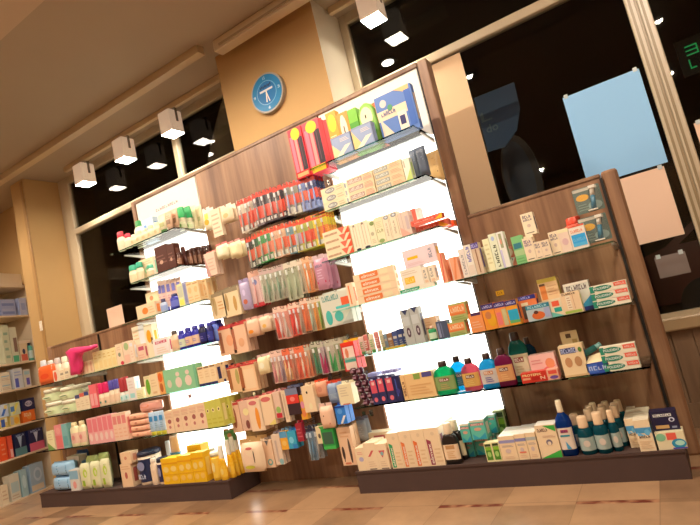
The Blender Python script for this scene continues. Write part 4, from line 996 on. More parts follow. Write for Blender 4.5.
R.box(524, 534, 432.5, 'f6cf9e', wc('b8b4a4'), 'white carton with grey band', d=.06, back=2, top='fae4c8')
R.box(533.5, 554, 425, 'f8d2a2', [('p', .4, .78, .98, .98, '3ca43c'), ('T', .1, .8, .6, .9, '6c3830', 'parogen'), ('/', .0, .0, 1, .22, '38a83c'), ('r', 0, .0, .05, .3, 'f8d2a2'), ('o', .4, .38, .7, .56, '7c6c74'), ('o', .46, .38, .64, .5, 'f4d4b0'), ('l', .3, .62, .9, .7, 'd8a888', 2)], 'white carton with green corners', d=.09, top='fae4c8')
R.bot(543.5, 563.5, 402, '124c9c', 'f6d8ac', 'e8ccb0', 'large deep blue mouthwash bottle with cream cap', name='mouthwash_bottle', style='flat', liquid=True, d=.07, capz=.78, capw=.42, ds=[('r', .1, .78, .9, .92, 'c84c5c'), ('r', .0, .6, 1, .68, '2c8c94'), ('n', .4, .02, .9, .4, '4c9cb8'), ('T', .15, .8, .85, .9, '302c6c', 'oral fresh')])
def small(x0, x1, yt, dy, desc):
    R.bot(x0, x1, yt, '1f6c74', 'f0c494', 'a8b0a0', desc, name='mouthwash_bottle', style='round', liquid=True, dy=dy, capz=.70, capw=.66, ds=[('o', .2, .3, .9, .8, 'd8c0a8')])
small(571.5, 587.5, 418, 0, 'teal bottle with cream cap, front row')
small(585.5, 602, 414, .0, 'teal bottle with cream cap, front row')
small(598, 613, 412, .02, 'teal bottle with cream cap, front row')
for a, y in ((565, 415.5), (579, 410.5), (592, 408.5), (604, 407)): small(a, a+14, y, .085, 'teal bottle with cream cap, second row')
for a, y in ((581, 407), (594, 405.5), (606, 404)): small(a, a+12.5, y, .155, 'teal bottle with cream cap, third row')
for a, y in ((585, 404), (597.5, 402.5), (610, 401)): small(a, a+12, y, .22, 'teal bottle with cream cap, last row')
bb = [('r', 0, .58, 1, .76, '4c94b8'), ('n', .1, .5, .6, .62, '78b8d0'), ('o', .55, .5, .9, .7, '6cb0cc'), ('T', .15, .42, .85, .5, '4c4444', 'FLUOR'), ('l', .1, .08, .9, .35, 'e8bc8c', 4)]
R.box(616, 632, 423, 'f8d4a4', bb, 'white carton with blue wave band', d=.06, back=3, top='f8dcb4')
R.box(632, 648, 420, 'f8d4a4', bb, 'white carton with blue wave band', d=.06, back=3, top='f8dcb4')
h1 = R.box(654, 683, 432, 'ecd4a4', [('r', .38, .55, .72, .95, 'f0604a'), ('o', .0, .5, .35, .95, '88bc8c'), ('o', .5, .05, 1, .6, '2c90a8'), ('o', .62, .2, .95, .5, 'b8dcc0'), ('r', .5, .02, 1, .1, '5c4c9c')], 'cream carton with red square and turquoise swirl', d=.08, side='e8cca0')
R.box(648, 675, 411, '1c1838', [('r', .12, .72, .8, .86, 'e8dcc8'), ('T', .15, .74, .78, .84, '302850', 'nocturne'), ('o', .66, .42, .88, .66, 'e0d8dc'), ('o', .71, .46, .83, .6, '1c1838'), ('r', .12, .1, .62, .28, 'c8985c'), ('r', .72, .1, .9, .2, '8c8c9c')], 'navy carton with white ring', d=.06, dy=.03, zb=h1, side='141028')
# ================================================================== packs hanging on the wooden panel
YH = 2.715
def hang(where, x0, x1, yt, yb, desc, col, head, kind='brush', items=(), ds=(), deep=3, d=.026, Y=YH, cat='toothbrush pack', name=None, pitch=None, rz=0.):
    x, w, zt = seen(x0, x1, yt, Y)
    xb = (x0+x1)/2 + .235*(yb-yt)
    h = zt-at(xb, yb, Y).z
    name = name or {'brush': 'hanging_toothbrush_pack', 'box': 'hanging_carton', 'bag': 'hanging_bag', 'card': 'blister_pack'}[kind]
    pitch = pitch or d+.006
    z = zt-(.008 if kind == 'box' else .012)
    for k in range(deep):
        put(name, pack(w-.001, h, col, head, kind, items, ds, d), desc+('' if k == 0 else ', %s back' % ORD[k]), cat, where, (x, Y+k*pitch, z), rz)
    key = ('hook', q3(Y))
    if key not in _cache:
        r = MB(); r.tube([(0, YB-Y-.004, -.0015), (0, -.022, -.0015), (0, -.030, .008)], .0024, M_steel, 6)
        pl = MB(); pl.box(-.012, .012, YB-Y-.0045, YB-Y-.0005, -.02, .02, M_steel)
        _cache[key] = [('rod', r.mesh('rod')), ('wall_plate', pl.mesh('wall_plate'))]
    put('peg_hook', _cache[key], 'steel hook holding '+desc.split(',')[0], 'hook', where, (x, Y, z), group='steel peg hooks '+where)
RW = ['in first hook row', 'in second hook row', 'in third hook row', 'in fourth hook row', 'in fifth hook row', 'in sixth hook row', 'in lowest hook row']
# two tall red display packs at the top
w0 = 'by right lit unit top'
pen = [('r', .08, .12, .3, .85, 'f0707c'), ('r', .38, .12, .56, .85, 'f49080'), ('r', .62, .12, .96, .80, '2c1420'), ('r', .74, .2, .78, .8, '5c3040'), ('r', 0, 0, 1, .13, 'd81c14'), ('r', .1, .03, .9, .1, 'f4a060'), ('o', .2, .76, .85, 1.0, 'f8c41c')]
hang(w0, 291, 304, 128, 178, 'red pack with pink and black brushes', 'e8303c', 'd82820', 'box', ds=pen, deep=2, d=.05, Y=2.74)
hang(w0, 305, 321, 121, 172, 'wide red pack with pink and black brushes', 'e8404c', 'd82820', 'box', ds=pen+[('r', .1, -.0, .9, .12, 'f0b020')], deep=2, d=.05, Y=2.74)
# first row
wr = RW[0]
def tb(*c): return tuple(c)
red = 'd8281c'
hang(wr, 203, 211, 208, 229, 'yellow duck shaped baby pack', 'f4dcb0', 'f0d8c0', 'bag', ds=[('o', .1, .0, .9, .5, 'f0a020'), ('r', .3, .5, .9, 1, 'f4dc50')], deep=2, d=.03)
hang(wr, 212, 221, 208, 236, 'beige narrow pack', 'f0d0a8', 'eccaa4', 'box', ds=[('l', .1, .1, .9, .9, 'd8a880', 5)], deep=1, d=.03)
hang(wr, 221, 233, 205, 222, 'rounded beige soother pack', 'f0cca0', 'f0d4b4', 'bag', ds=[('o', .2, .1, .8, .6, 'e8b070')], deep=2, d=.035)
for i, (a, b, y, c1, c2, nm) in enumerate(((236, 243, 200, 'e8d0b0', 'e85a3c', 'pale'), (243, 251, 197, 'c8b498', 'e24a34', 'beige'), (251, 258, 193, '8c7c78', 'e84830', 'grey'), (258, 265, 190.5, '3a2c34', 'e85038', 'black'), (265, 271.5, 188, '4c3c40', 'e04834', 'dark grey'), (271.5, 281, 186, '2a1e28', 'e8482c', 'black wide'))):
    yb = y+32
    hang(wr, a, b, y, yb, 'red banded %s toothbrush pack' % nm, c1, 'e0402c', 'brush', tb(('a88c80', 'f0e0d0')) if b-a < 8 else tb(('a88c80', 'f0e0d0'), ('e85a3c', 'e8d8c8')), [('r', 0, .2, 1, .56, c2), ('r', .1, .06, .9, .16, 'f0e0cc'), ('r', .5, .56, .9, .85, '2a1e28' if i > 1 else c1)], deep=3 if i < 5 else 4)
for a, b, y, c1, c2, nm in ((282, 288, 182.5, '8c8470', 'e05c40', 'olive'), (288, 295.5, 181, '9a9078', 'ea5438', 'sand'), (296.5, 303, 178.5, '7c8cb8', 'ea6a44', 'light blue'), (303, 314, 176, '2c3870', 'ea4830', 'navy')):
    hang(wr, a, b, y, y+32, 'red banded %s toothbrush pack' % nm, c1, 'e0402c', 'brush', tb(('a4a0b8', 'f0e8e0')) if b-a < 8 else tb(('a4a0b8', 'f0e8e0'), ('8c9cc8', 'e8e0e8')), [('r', 0, .3, 1, .6, c2), ('r', .0, .0, 1, .22, '98a4c8' if 'blue' in nm or nm == 'navy' else 'e0d0b4')], deep=3 if nm != 'navy' else 4)
# second row
wr = RW[1]
hang(wr, 206, 216, 251, 275, 'beige narrow pack with red corner', 'eac0a0', 'e88c78', 'box', ds=[('n', 0, .0, .4, 1, 'c89080'), ('l', .3, .2, .9, .8, 'd8a888', 4)], deep=2, d=.03)
hang(wr, 217, 229, 243, 258, 'rounded cream baby pack with red flap', 'f6e0b0', 'e8746c', 'bag', ds=[('o', .2, .1, .8, .9, 'f8ecc8')], deep=2, d=.04)
hang(wr, 230, 242, 240, 257, 'rounded cream baby pack with pink flap', 'f4d8a0', 'e89484', 'bag', ds=[('o', .2, .1, .8, .9, 'f4e0a8')], deep=2, d=.04)
for i, (a, b, y, c1, c2, nm) in enumerate(((245, 250.5, 237, '2c2420', 'e8603c', 'black'), (250.5, 256, 234, '2c5c34', 'e4643c', 'dark green'), (256, 262.5, 231, '4ca04c', 'e0704c', 'green'), (262.5, 268.5, 228.5, '3c9c54', 'e8805c', 'bright green'), (268.5, 276, 226.5, 'f0b890', 'f07c54', 'peach'), (276, 283.5, 224, 'ecb488', 'ea643c', 'salmon'), (284, 291.5, 222, '7c9c9c', 'ea5428', 'blue grey'), (291.5, 298, 220.5, 'c8b050', 'c8a8b0', 'mustard'), (298, 311, 217.5, 'b8b440', 'e8502c', 'lime wide'), (311, 325, 213, 'f4cc20', 'ee8420', 'yellow wide'))):
    hang(wr, a, b, y, y+31, 'orange banded %s toothbrush pack' % nm, c1, 'e04a2c', 'brush', tb(('b0a890', 'f0e8d8')) if b-a < 9 else tb(('b0a890', 'f0e8d8'), ('e85a3c', 'e8d8c8')), [('r', 0, .24, 1, .58, c2), ('r', .1, .04, .9, .18, 'e8dcc0')], deep=3 if b-a < 9 else 4)
# third row
wr = RW[2]
hang(wr, 211.5, 225.5, 291, 317, 'cream pack with brown brush shapes', 'f0cc98', '8c7454', 'box', ds=[('o', .15, .1, .38, .9, 'c8a068'), ('l', .5, .3, .9, .7, 'e0a060', 3), ('r', 0, .86, 1, 1, '9c8460')], deep=2, d=.03, cat='baby brush pack', Y=2.75)
hang(wr, 224, 239, 286, 315, 'cream pack with two brown spoons', 'f0cc98', '8c7454', 'box', ds=[('o', .1, .2, .3, .85, 'b89058'), ('o', .6, .15, .82, .7, 'c8944c'), ('r', 0, .86, 1, 1, '9c8460')], deep=2, d=.03, cat='baby spoon pack', Y=2.75)
hang(wr, 239, 249, 279, 309, 'lilac pack with red toy', 'b8a0b4', 'a890ac', 'bag', ds=[('o', .2, .0, .8, .3, 'c86848'), ('o', .3, .5, .7, .9, 'd8c0d0')], deep=2, d=.03, cat='toy pack', Y=2.75)
hang(wr, 247, 258, 271, 306, 'pink white toothbrush pack with red foot', 'f0c0b0', 'f0b090', 'brush', tb(('f0a898', 'f4e4dc')), [('r', 0, 0, 1, .1, 'd82c34'), ('o', .3, .6, .7, .75, '8c90b8')], deep=3, Y=2.75)
for i, (a, y) in enumerate(((258, 269.5), (263, 268.5), (268, 267.5), (273, 266), (277.5, 264.5))):
    hang(wr, a, a+5, y, y+33, 'slim grey green toothbrush pack', 'b8b490' if i % 2 else 'c8b898', 'd0a898', 'brush', tb(('8ca080' if i % 2 else 'c8c0a0', 'ece4d0')), [('r', .2, .3, .8, .5, '90a078')], deep=3)
hang(wr, 282, 296, 262, 299, 'large sage toothbrush pack', 'c0b890', 'e0c8a8', 'brush', tb(('a8ac80', 'e8e0c8'), ('b8b890', 'e8e0c8')), [('T', .1, .78, .9, .86, '70684c', 'TEPE'), ('r', .1, .1, .9, .7, 'b4b088')], deep=3)
hang(wr, 296, 301, 259, 293, 'narrow cream toothbrush pack', 'dcb890', 'e8c8a8', 'brush', tb(('a8a080', 'f0e0c8')), [], deep=2)
hang(wr, 301, 308, 257, 292, 'orange toothbrush pack', 'f09a54', 'f0b080', 'brush', tb(('f4d8b0', 'f4e8d8')), [('r', .1, .05, .9, .6, 'ee8440')], deep=2)
hang(wr, 308, 313, 257, 290, 'tan toothbrush pack', 'e8a878', 'e0b090', 'brush', tb(('e07848', 'f4e8d8')), [], deep=2)
hang(wr, 313, 325, 255, 289, 'rose brush tube pack with grey heading', 'c88490', 'd8b0a8', 'bag', ds=[('T', .1, .86, .9, 1, '606878', 'DENTA'), ('r', .0, .0, 1, .12, 'c82848'), ('l', .2, .2, .8, .8, 'e0b0b8', 4)], deep=2, d=.035)
hang(wr, 328, 337, 262, 288, 'narrow rose brush tube pack', 'bc7c88', 'b89498', 'bag', ds=[('r', 0, .0, 1, .15, 'b82444'), ('r', .1, .3, .4, .9, 'a8a8b8')], deep=1, d=.03, Y=2.78)
# fourth row
wr = RW[3]
hang(wr, 218.5, 234.5, 325, 354, 'wide beige pack with one brown stripe', 'f0b88c', 'c83c34', 'box', ds=[('r', .1, .1, .28, .85, 'b06848'), ('o', .5, .3, .9, .7, 'f0a070'), ('r', 0, .93, 1, 1, 'c8403c')], deep=3, d=.03, cat='thermometer pack', Y=2.75)
hang(wr, 232, 246, 321, 352, 'beige pack with left brown stripe', 'f0ba90', 'c83c34', 'box', ds=[('r', .02, .15, .22, .85, 'b06444'), ('o', .4, .2, .8, .5, 'e8a474'), ('r', 0, .93, 1, 1, 'c8403c')], deep=3, d=.03, cat='thermometer pack', Y=2.75)
hang(wr, 247, 259, 317, 336, 'small beige pack with orange ball', 'f0bc94', 'e0a088', 'bag', ds=[('o', .1, .0, .7, .35, 'f08c24')], deep=2, d=.04, Y=2.75)
hang(wr, 260, 271, 314, 331, 'small cream pack with rounded foot', 'f2c8a0', 'e0a890', 'bag', ds=[('o', .3, .1, .8, .5, 'f0b050')], deep=2, d=.04, Y=2.75)
for a, b, y, c1, c2, nm in ((272, 280, 307, 'f0a890', 'e84c34', 'red and white'), (280, 286.5, 306, 'ec9478', 'd8b8a0', 'coral'), (287, 296, 303, 'ea5838', 'e83c2c', 'bright red'), (296, 300, 302, 'd8a888', 'b89878', 'thin tan'), (299, 306, 298.5, 'f07c3c', 'ee6c30', 'orange')):
    hang(wr, a, b, y, y+32, nm+' toothbrush pack', c1, 'f0c4a4', 'brush', tb((c2, 'f4e0d0'), ('f4d8c8', 'f0e0d8')) if b-a > 7 else tb((c2, 'f4e0d0')), [('n', .1, .05, .9, .8, c2)], deep=3)
for a, y, c1, c2, nm in ((306, 298, 'c8b088', 'b8c0a0', 'beige and grey'), (310.5, 297, 'f0a44c', 'e88830', 'amber'), (315, 296, 'b8bc58', '8ca840', 'lime'), (319, 295, '8c7c58', '705c40', 'brown')):
    hang(wr, a, a+4.5, y, y+33, 'thin %s toothbrush pack' % nm, c1, 'e8c8a8', 'brush', tb((c2, 'f0e4d0')), [], deep=3)
hang(wr, 322, 350, 290, 324, 'large white and teal brush carton', 'dcd0b4', 'd8d0b8', 'box', ds=[('T', .08, .78, .66, .95, '4c9484', 'INTERDENTAL'), ('o', .1, .05, .32, .5, '4cb09c'), ('r', .5, .48, 1, .56, '58c0b0'), ('r', .72, .56, 1.0, .8, 'ee6034'), ('o', .4, .1, .7, .42, '54b4a0'), ('/', .6, 0, 1, .4, 'c8c4b0')], deep=2, d=.045)
# fifth row
wr = RW[4]
hang(wr, 228.5, 242.5, 364, 391, 'beige pack with brown stripe, left one', 'f2bc84', 'cc4438', 'box', ds=[('r', .02, .12, .25, .9, 'b0683c'), ('o', .55, .3, .8, .9, 'b8a058'), ('r', 0, .94, 1, 1, 'c8403c')], deep=3, d=.03, cat='thermometer pack', Y=2.75)
hang(wr, 240, 256, 361, 390, 'beige pack with brown stripe, right one', 'f2bc88', 'cc4438', 'box', ds=[('r', .0, .15, .22, .9, 'a85c34'), ('r', .28, .1, .9, .8, 'f4c898'), ('r', 0, .94, 1, 1, 'c8403c')], deep=3, d=.03, cat='thermometer pack', Y=2.75)
hang(wr, 258, 269, 354, 373, 'rounded cream soother bag', 'f4d8a0', 'e0b0a0', 'bag', ds=[('o', .2, .2, .8, .8, 'f8e8c0')], deep=2, d=.04)
for a, b, y, c1, c2, nm in ((269, 277, 351, 'f0bca0', 'e8948c', 'pink beige'), (277, 281, 350, 'd0a898', 'a88488', 'mauve'), (281, 289, 349, 'ec6c44', 'f0b070', 'orange'), (289, 293, 348, 'd88c68', 'c87858', 'terracotta'), (293, 303, 346.5, 'f07848', 'ec5c34', 'bright orange')):
    hang(wr, a, b, y, y+32, nm+' toothbrush pack', c1, 'ee7048' if 'orange' in nm else 'f0c0a4', 'brush', tb((c2, 'f4e0d0'), ('f4cca8', 'f0e0d8')) if b-a > 7 else tb((c2, 'f4e0d0')), [('r', .1, .05, .9, .4, c2)], deep=3)
for a, b, y, c1, c2, nm in ((303, 308, 345, 'd8a880', 'e07c50', 'tan'), (310, 316, 342, '6c7c48', '2c7c54', 'dark green'), (316, 322, 342, 'c8a8a0', 'c0305c', 'magenta'), (324, 332, 340, 'd0b89c', '3c9c4c', 'beige and green'), (332, 341, 338, 'a89c74', '3c8c48', 'olive and green')):
    hang(wr, a, b, y, y+32, nm+' toothbrush pack', c1, 'c8b898', 'brush', tb((c2, 'f0e4d0')), [('/', .2, .03, 1, .6, c2)], deep=3)
hang(wr, 343, 356, 339, 369, 'red framed white brush carton', 'd82c2c', 'e8b020', 'box', ds=[('r', .1, .04, .92, .84, 'f2c8b0'), ('o', .25, .45, .5, .8, 'e07c54'), ('r', .1, .3, .95, .4, '60a890'), ('r', 0, .88, 1, 1, 'e8381c')], deep=2, d=.045)
# sixth row
wr = RW[5]
hang(wr, 231, 240, 400, 431, 'narrow beige pack with long brown brush', 'f2bc94', 'cc4c44', 'box', ds=[('o', .15, .15, .6, .85, 'a85c3c'), ('r', 0, .92, 1, 1, 'c8403c')], deep=2, d=.03, Y=2.75)
hang(wr, 240.5, 250, 398, 429, 'beige pack with yellow disc', 'eab898', 'd87c6c', 'box', ds=[('o', .3, .5, .9, .75, 'f8dc98'), ('o', .4, .05, .8, .35, '8c4c40')], deep=2, d=.03, Y=2.75)
hang(wr, 250, 263, 396, 429, 'white baby pack with orange spike', 'f6cca0', 'c8645c', 'box', ds=[('o', .45, .05, .75, .75, 'f09030'), ('o', .1, .82, .7, .96, 'd87068')], deep=2, d=.04)
hang(wr, 262, 274, 392, 423, 'plain white baby pack with red heading', 'f8ce9e', 'c8645c', 'box', ds=[('o', .1, .78, .9, .95, 'd86c60'), ('/', .4, 0, 1, .2, 'f0d070')], deep=2, d=.04)
hang(wr, 274, 280.5, 389, 417, 'pale pack with green and red foot', 'e8bc9c', 'd89888', 'box', ds=[('r', .1, .02, .95, .2, 'c82c38'), ('o', .2, .2, .9, .45, '98b45c')], deep=2, d=.03)
hang(wr, 281.5, 286, 388, 421, 'long thin cream brush sleeve', 'ecc8a0', 'c87068', 'box', ds=[('r', .3, .1, .6, .9, 'd8b08c')], deep=2, d=.02)
hang(wr, 287, 299, 385, 413, 'dark pack with red band and grey top', '3a2428', '6c6c80', 'box', ds=[('r', 0, .42, 1, .75, 'e0382c'), ('r', 0, .75, 1, 1, '7c7c8c'), ('o', .3, .5, .7, .68, 'f08070')], deep=2, d=.035)
hang(wr, 299.5, 306, 392, 418, 'orange yellow pack with pink figures', 'eca030', 'b0a0b0', 'box', ds=[('o', .2, .1, .8, .4, 'e88048'), ('o', .2, .45, .8, .75, 'e88c9c')], deep=1, d=.03)
hang(wr, 304.5, 316, 382, 410, 'cream carton with small black star', 'f4cc9c', 'e0b890', 'box', ds=[('o', .35, .7, .5, .8, '2c2018'), ('o', .4, .1, .7, .35, 'f4d8a4')], deep=1, d=.05)
hang(wr, 315, 326, 379, 396, 'peach pack below orange headers', 'e8a078', 'e84c24', 'bag', ds=[('o', .2, .2, .8, .8, 'd88868')], deep=2, d=.03)
hang(wr, 327, 339, 380, 402, 'grey blue bag of brushes', '8c98a8', 'e04424', 'bag', ds=[('r', .0, .55, 1, .95, '4c5c98'), ('l', .2, .1, .9, .5, 'b0b8b8', 4)], deep=2, d=.035)
hang(wr, 341, 355, 380, 402, 'cream carton on a hook beside maroon jars', 'f0d6a4', 'ecd8b0', 'box', ds=[('l', .15, .4, .7, .9, 'd8bc94', 4), ('r', .2, .0, .7, .06, 'd87858')], deep=1, d=.06)
hang(wr, 320, 334, 402, 427, 'beige rounded bag with dark dot', 'f2bc94', 'e8b8a0', 'bag', ds=[('o', .3, .6, .4, .7, '3c2c28'), ('r', .0, .0, .9, .12, 'd8886c')], deep=1, d=.05, Y=2.69)
hang(wr, 337, 347, 402, 422, 'bright blue pack with white swoosh', '2c78c0', '2c4c8c', 'box', ds=[('o', .2, .55, .7, .85, '5c9cd8'), ('d', .3, .02, .95, .45, 'f0e4d8'), ('r', 0, .9, 1, 1, '243c84')], deep=2, d=.04, Y=2.69)
# lowest row
wr = RW[6]
hang(wr, 224, 236, 428, 440, 'green and brown baby pack', '5c8c4c', 'c87850', 'bag', ds=[('o', .4, .2, .9, .9, 'c8744c')], deep=1, d=.03, Y=2.78)
hang(wr, 241, 264, 437, 470, 'large oval white baby bag with orange side', 'f6d0a4', 'c8985c', 'bag', ds=[('o', .12, .1, .8, 1.1, 'f4c8a0'), ('o', .3, .95, .7, 1.1, 'c85c54'), ('o', .1, -.1, .7, .1, 'd8c83c'), ('o', .72, .2, .78, .9, '4c3028')], deep=2, d=.06, Y=2.69, cat='baby pack')
hang(wr, 264, 273, 437, 466, 'white pack with teal rings', 'f0c094', 'b8a090', 'box', ds=[('o', .25, .08, .8, .32, '78a898'), ('o', .38, .14, .68, .27, 'f0c094'), ('v', .3, .8, .7, 1, '706860')], deep=2, d=.03)
hang(wr, 273, 281, 431, 463, 'long white sleeve with pale teal end', 'e8c4a0', 'a8949c', 'box', ds=[('r', .3, .1, .55, .8, 'c8a890'), ('o', .5, .0, 1, .2, '8cb0a8')], deep=2, d=.03)
hang(wr, 281, 288, 428, 448, 'orange and blue pack', 'f0a430', '6c94ac', 'box', ds=[('r', 0, .65, 1, 1, '5c98b4'), ('o', .2, .2, .8, .5, 'f4bc60')], deep=2, d=.03)
hang(wr, 288.5, 297, 428, 447, 'turquoise pack with white print', '3ca0b4', '2c6ca0', 'box', ds=[('o', .15, .3, .7, .7, '80c8d0'), ('r', .5, .0, 1, .25, '2c7cb0')], deep=2, d=.03)
hang(wr, 297, 303, 420, 440, 'dark red pack', 'a02430', 'c8283c', 'box', ds=[('l', .1, .2, .9, .8, 'c86068', 3)], deep=1, d=.03)
hang(wr, 304.5, 312, 426, 460, 'clear pack with blue grey combs', '7c94a0', '3c3848', 'brush', tb(('94a8ac', 'c8ccc8'), ('5c8094', 'c8d0d0')), [], deep=2, cat='comb pack', name='hanging_comb_pack')
hang(wr, 312, 318, 425, 458, 'clear pack with grey comb', '8c8884', '3c3848', 'brush', tb(('a89c90', 'd0c8c0')), [], deep=2, cat='comb pack', name='hanging_comb_pack')
hang(wr, 317, 325, 423, 442, 'cream pack with green corner', 'f0d09c', '5c8c48', 'box', ds=[('p', .4, .5, 1, 1, '5ca048'), ('o', .2, .3, .5, .6, '705848')], deep=1, d=.03)
hang(wr, 325, 337, 424, 446, 'green carton with dark window', '2c9440', '38703c', 'box', ds=[('r', .1, .25, .9, .85, '3c5c44'), ('r', 0, 0, 1, .16, '44b04c')], deep=1, d=.06)
hang(wr, 338.5, 352, 423, 463, 'beige carton with two dark brushes', 'eebc90', 'e0a868', 'box', ds=[('o', .1, .15, .3, .5, '4c3830'), ('r', .17, .1, .22, .45, '4c3830'), ('o', .62, .05, .8, .7, '5c4438'), ('l', .2, .72, .8, .92, 'e4a878', 2), ('r', .2, .03, .6, .08, 'd87850')], deep=2, d=.04)
hang(wr, 353, 366, 417, 440, 'clear grey net pack', '989490', '706868', 'bag', ds=[('l', .1, .1, .9, .9, 'b0a8a4', 5)], deep=2, d=.04, Y=2.80)
# ================================================================== left lit unit
R = Row("on left lit unit's top shelf", SH[0])
for a, y in ((114, 232), (121, 234)): R.bot(a, a+7, y, 'f4d8b0', 'd8283c', 'f0c8a0', 'white bottle with red cap', capz=.72, capw=.8, d=.04)
for a, y, c_ in ((127.5, 235, 'e8dcb4'), (133, 231, 'f0d8a8'), (139, 228.5, 'f2d8ac'), (145, 225.5, 'ecd098'), (151, 222.5, 'f0d4a4')):
    R.bot(a, a+6, y, 'f2dab0', c_, 'ecc898', 'small cream bottle with plain cap', capz=.75, capw=.75, d=.04, ds=[('l', .1, .2, .9, .8, 'c8a060', 3)])
R.bot(131, 140, 221, 'f0e0b8', '2c9848', 'e8d8a8', 'cream bottle with green cap, at the back', dy=.09, capz=.78, capw=.6, d=.04)
R.box(141, 152, 218.5, 'dce4ec', [('T', .1, .4, .9, .75, '6c98c8', 'E'), ('l', .1, .1, .9, .35, '98b8d8', 2)], 'pale blue carton at the back', dy=.09, d=.05)
for a, y in ((156, 214.5),): R.tube(a, a+7, y, 'dcc89c', '4c7438', [('r', .1, .1, .9, .5, 'a8a060')], 'beige tube with dark green edge', d=.035)
for a, y in ((163, 211.5), (168.5, 209)): R.tube(a, a+6, y, 'd8a880', 'b08868', [('r', .1, .1, .9, .5, '8c6848'), ('l', .1, .6, .9, .9, 'c88858', 2)], 'tan brown tube', d=.035)
for a, y in ((173.5, 207.5), (180.5, 207)): R.bot(a, a+7.5, y, 'f0e0b4', '22a454', 'd8d8a0', 'cream bottle with tall green cap', style='cone', capz=.5, capw=.95, d=.045, ds=[('o', .3, .2, .7, .8, '78a850')])
for a, y in ((187.5, 206), (193, 206)): R.tube(a, a+5.5, y, 'f4dca8', 'ecd098', [('r', .2, .2, .8, .5, 'c8c088')], 'pale cream tube at right end', d=.035)
# dark red lettering on the header, as in the photograph
g = MB(); p0 = at(156, 211, YB); small_print(g, 11, 0, 0, .27, .022, -.0008, Q('8c5858'))
obj('header_lettering', g, LIT_LEFT, (p0.x, YB-.0003, p0.z-.01))
R = Row("on left lit unit's second shelf", SH[1])
for a, y in ((126, 265.5), (132.5, 262.5)): R.bot(a, a+7, y, 'f0d8ac', '38a87c', 'ecc898', 'short cream bottle with teal green cap', capz=.7, capw=.85, d=.045)
R.box(138, 152, 258.5, 'f4d4a4', [('o', .35, .25, .7, .6, '98c490'), ('l', .1, .7, .9, .9, 'e0b888', 2)], 'cream carton with green dot', d=.06, dy=.045)
R.bot(144, 151, 265, 'f0d8ac', '58b88c', 'ecc898', 'cream bottle with pale green cap before carton', capz=.7, capw=.85, d=.04, dy=-.005)
for a, b, y in ((153.5, 165, 246), (165.5, 172.5, 244)): R.box(a, b, y, '54281c', [('l', .1, .3, .9, .7, '7c5040', 3), ('o', .3, .3, .6, .45, 'c89878')], 'dark brown tall carton', d=.06)
for a, y in ((172, 248.5), (177.5, 247)):
    R.bot(a, a+5.5, y, '4c2018', '4c2018', None, 'dark brown bottle with pointed cap', style='cone', capz=.6, capw=.6, d=.04, dy=.06)
for a, y in ((172.5, 253), (179, 250), (185.5, 248), (191.5, 247), (197.5, 246), (202.5, 245.5)): R.bot(a, a+6, y, '582c1c', '4c241a', '9c6c50', 'short dark brown bottle', capz=.85, capw=.9, d=.045, ds=[('l', .1, .2, .9, .8, 'd8b090', 2)])
R = Row("on left lit unit's third shelf", SH[2])
R.box(135.5, 154, 304, 'f4cc9c', [('o', .3, .25, .62, .75, 'f08030'), ('l', .65, .2, .95, .8, 'e0b07c', 3)], 'wide cream carton with orange dot', d=.06)
hb_ = R.fit(135.5, 154, 304)[2]
R.box(145, 157, 292, 'f4cfa0', [('o', .3, .5, .6, .8, 'd08858'), ('l', .1, .1, .9, .4, 'e0b07c', 2)], 'small cream carton raised behind orange dot one', d=.05, dy=.065, zb=.06)
R.box(145, 157, 304, 'f4cfa0', [], 'cream carton below the raised one', d=.05, dy=.065, h=.06)
for i, (a, y) in enumerate(((153.5, 281), (158.5, 280.5), (163.5, 279.5), (168.5, 278.5), (173.5, 277.5))): R.tube(a, a+5, y, 'ecc0a8', '6458a0', [('r', .1, .6, .9, 1.0, '7c74b4'), ('l', .1, .1, .9, .5, 'd89898', 3)], 'pale rose tube with violet band', d=.03, dy=.05)
R.bot(158, 164, 299, 'c8ccd8', '3c3858', '9ca8c8', 'small pale blue bottle with dark cap', d=.035, capz=.75, capw=.6)
R.bot(167.5, 176, 294, '3a3c9c', '2c2c5c', '6c70b8', 'blue bottle with dark cap', d=.04, capz=.85, capw=.6)
R.box(176, 181.5, 284, 'e4dc9c', [('r', .1, .05, .9, .3, 'f0e060'), ('r', .1, .4, .9, .9, 'ccc4a0')], 'yellow and cream upright carton', d=.05)
R.box(181, 185, 282, 'a8a4b8', [('r', .2, .1, .8, .9, '8c88a4')], 'thin grey violet carton', d=.05)
for i, (a, y) in enumerate(((185, 282), (191, 280.5), (197, 279), (203, 278))): R.box(a, a+6, y, 'f4cc94', [('o', .2, .45, .8, .75, 'f0b878'), ('r', .1, .85, .9, .92, 'c89860'), ('l', .1, .1, .9, .35, 'e8b070', 2)], 'warm cream upright carton', d=.05)
R = Row("on left lit unit's fourth shelf", SH[3])
R.box(131, 143, 326, 'f6d8b0', [('r', .55, .0, 1, 1, 'fdf2e4'), ('l', .1, .6, .5, .9, 'e8b888', 3)], 'white carton rising over the wooden edge', d=.05, dy=.03)
R.box(143, 151, 325, 'f8dcb0', [('o', .2, .45, .8, .85, 'f0a020'), ('r', .7, .4, .9, .6, '704828')], 'cream carton with orange disc', d=.05, dy=.02)
R.box(136, 145, 344, 'f2c4a0', [('r', .2, .6, .9, .85, 'c85868'), ('l', .1, .1, .9, .4, 'e8a888', 2)], 'peach carton with rose label, low one', d=.028, dy=0)
R.box(152, 167, 338, 'fbe4d0', [('r', .15, .68, .9, .84, 'c84858'), ('T', .2, .70, .85, .82, 'f0d0cc', 'BABY'), ('l', .2, .1, .9, .5, 'ecc8a8', 3)], 'white carton with red lettering', d=.06)
R.bot(167.5, 175, 331, 'f0c8a0', '58483c', 'e8b488', 'cream bottle with dark cap beside blue ones', capz=.82, capw=.6, d=.045)
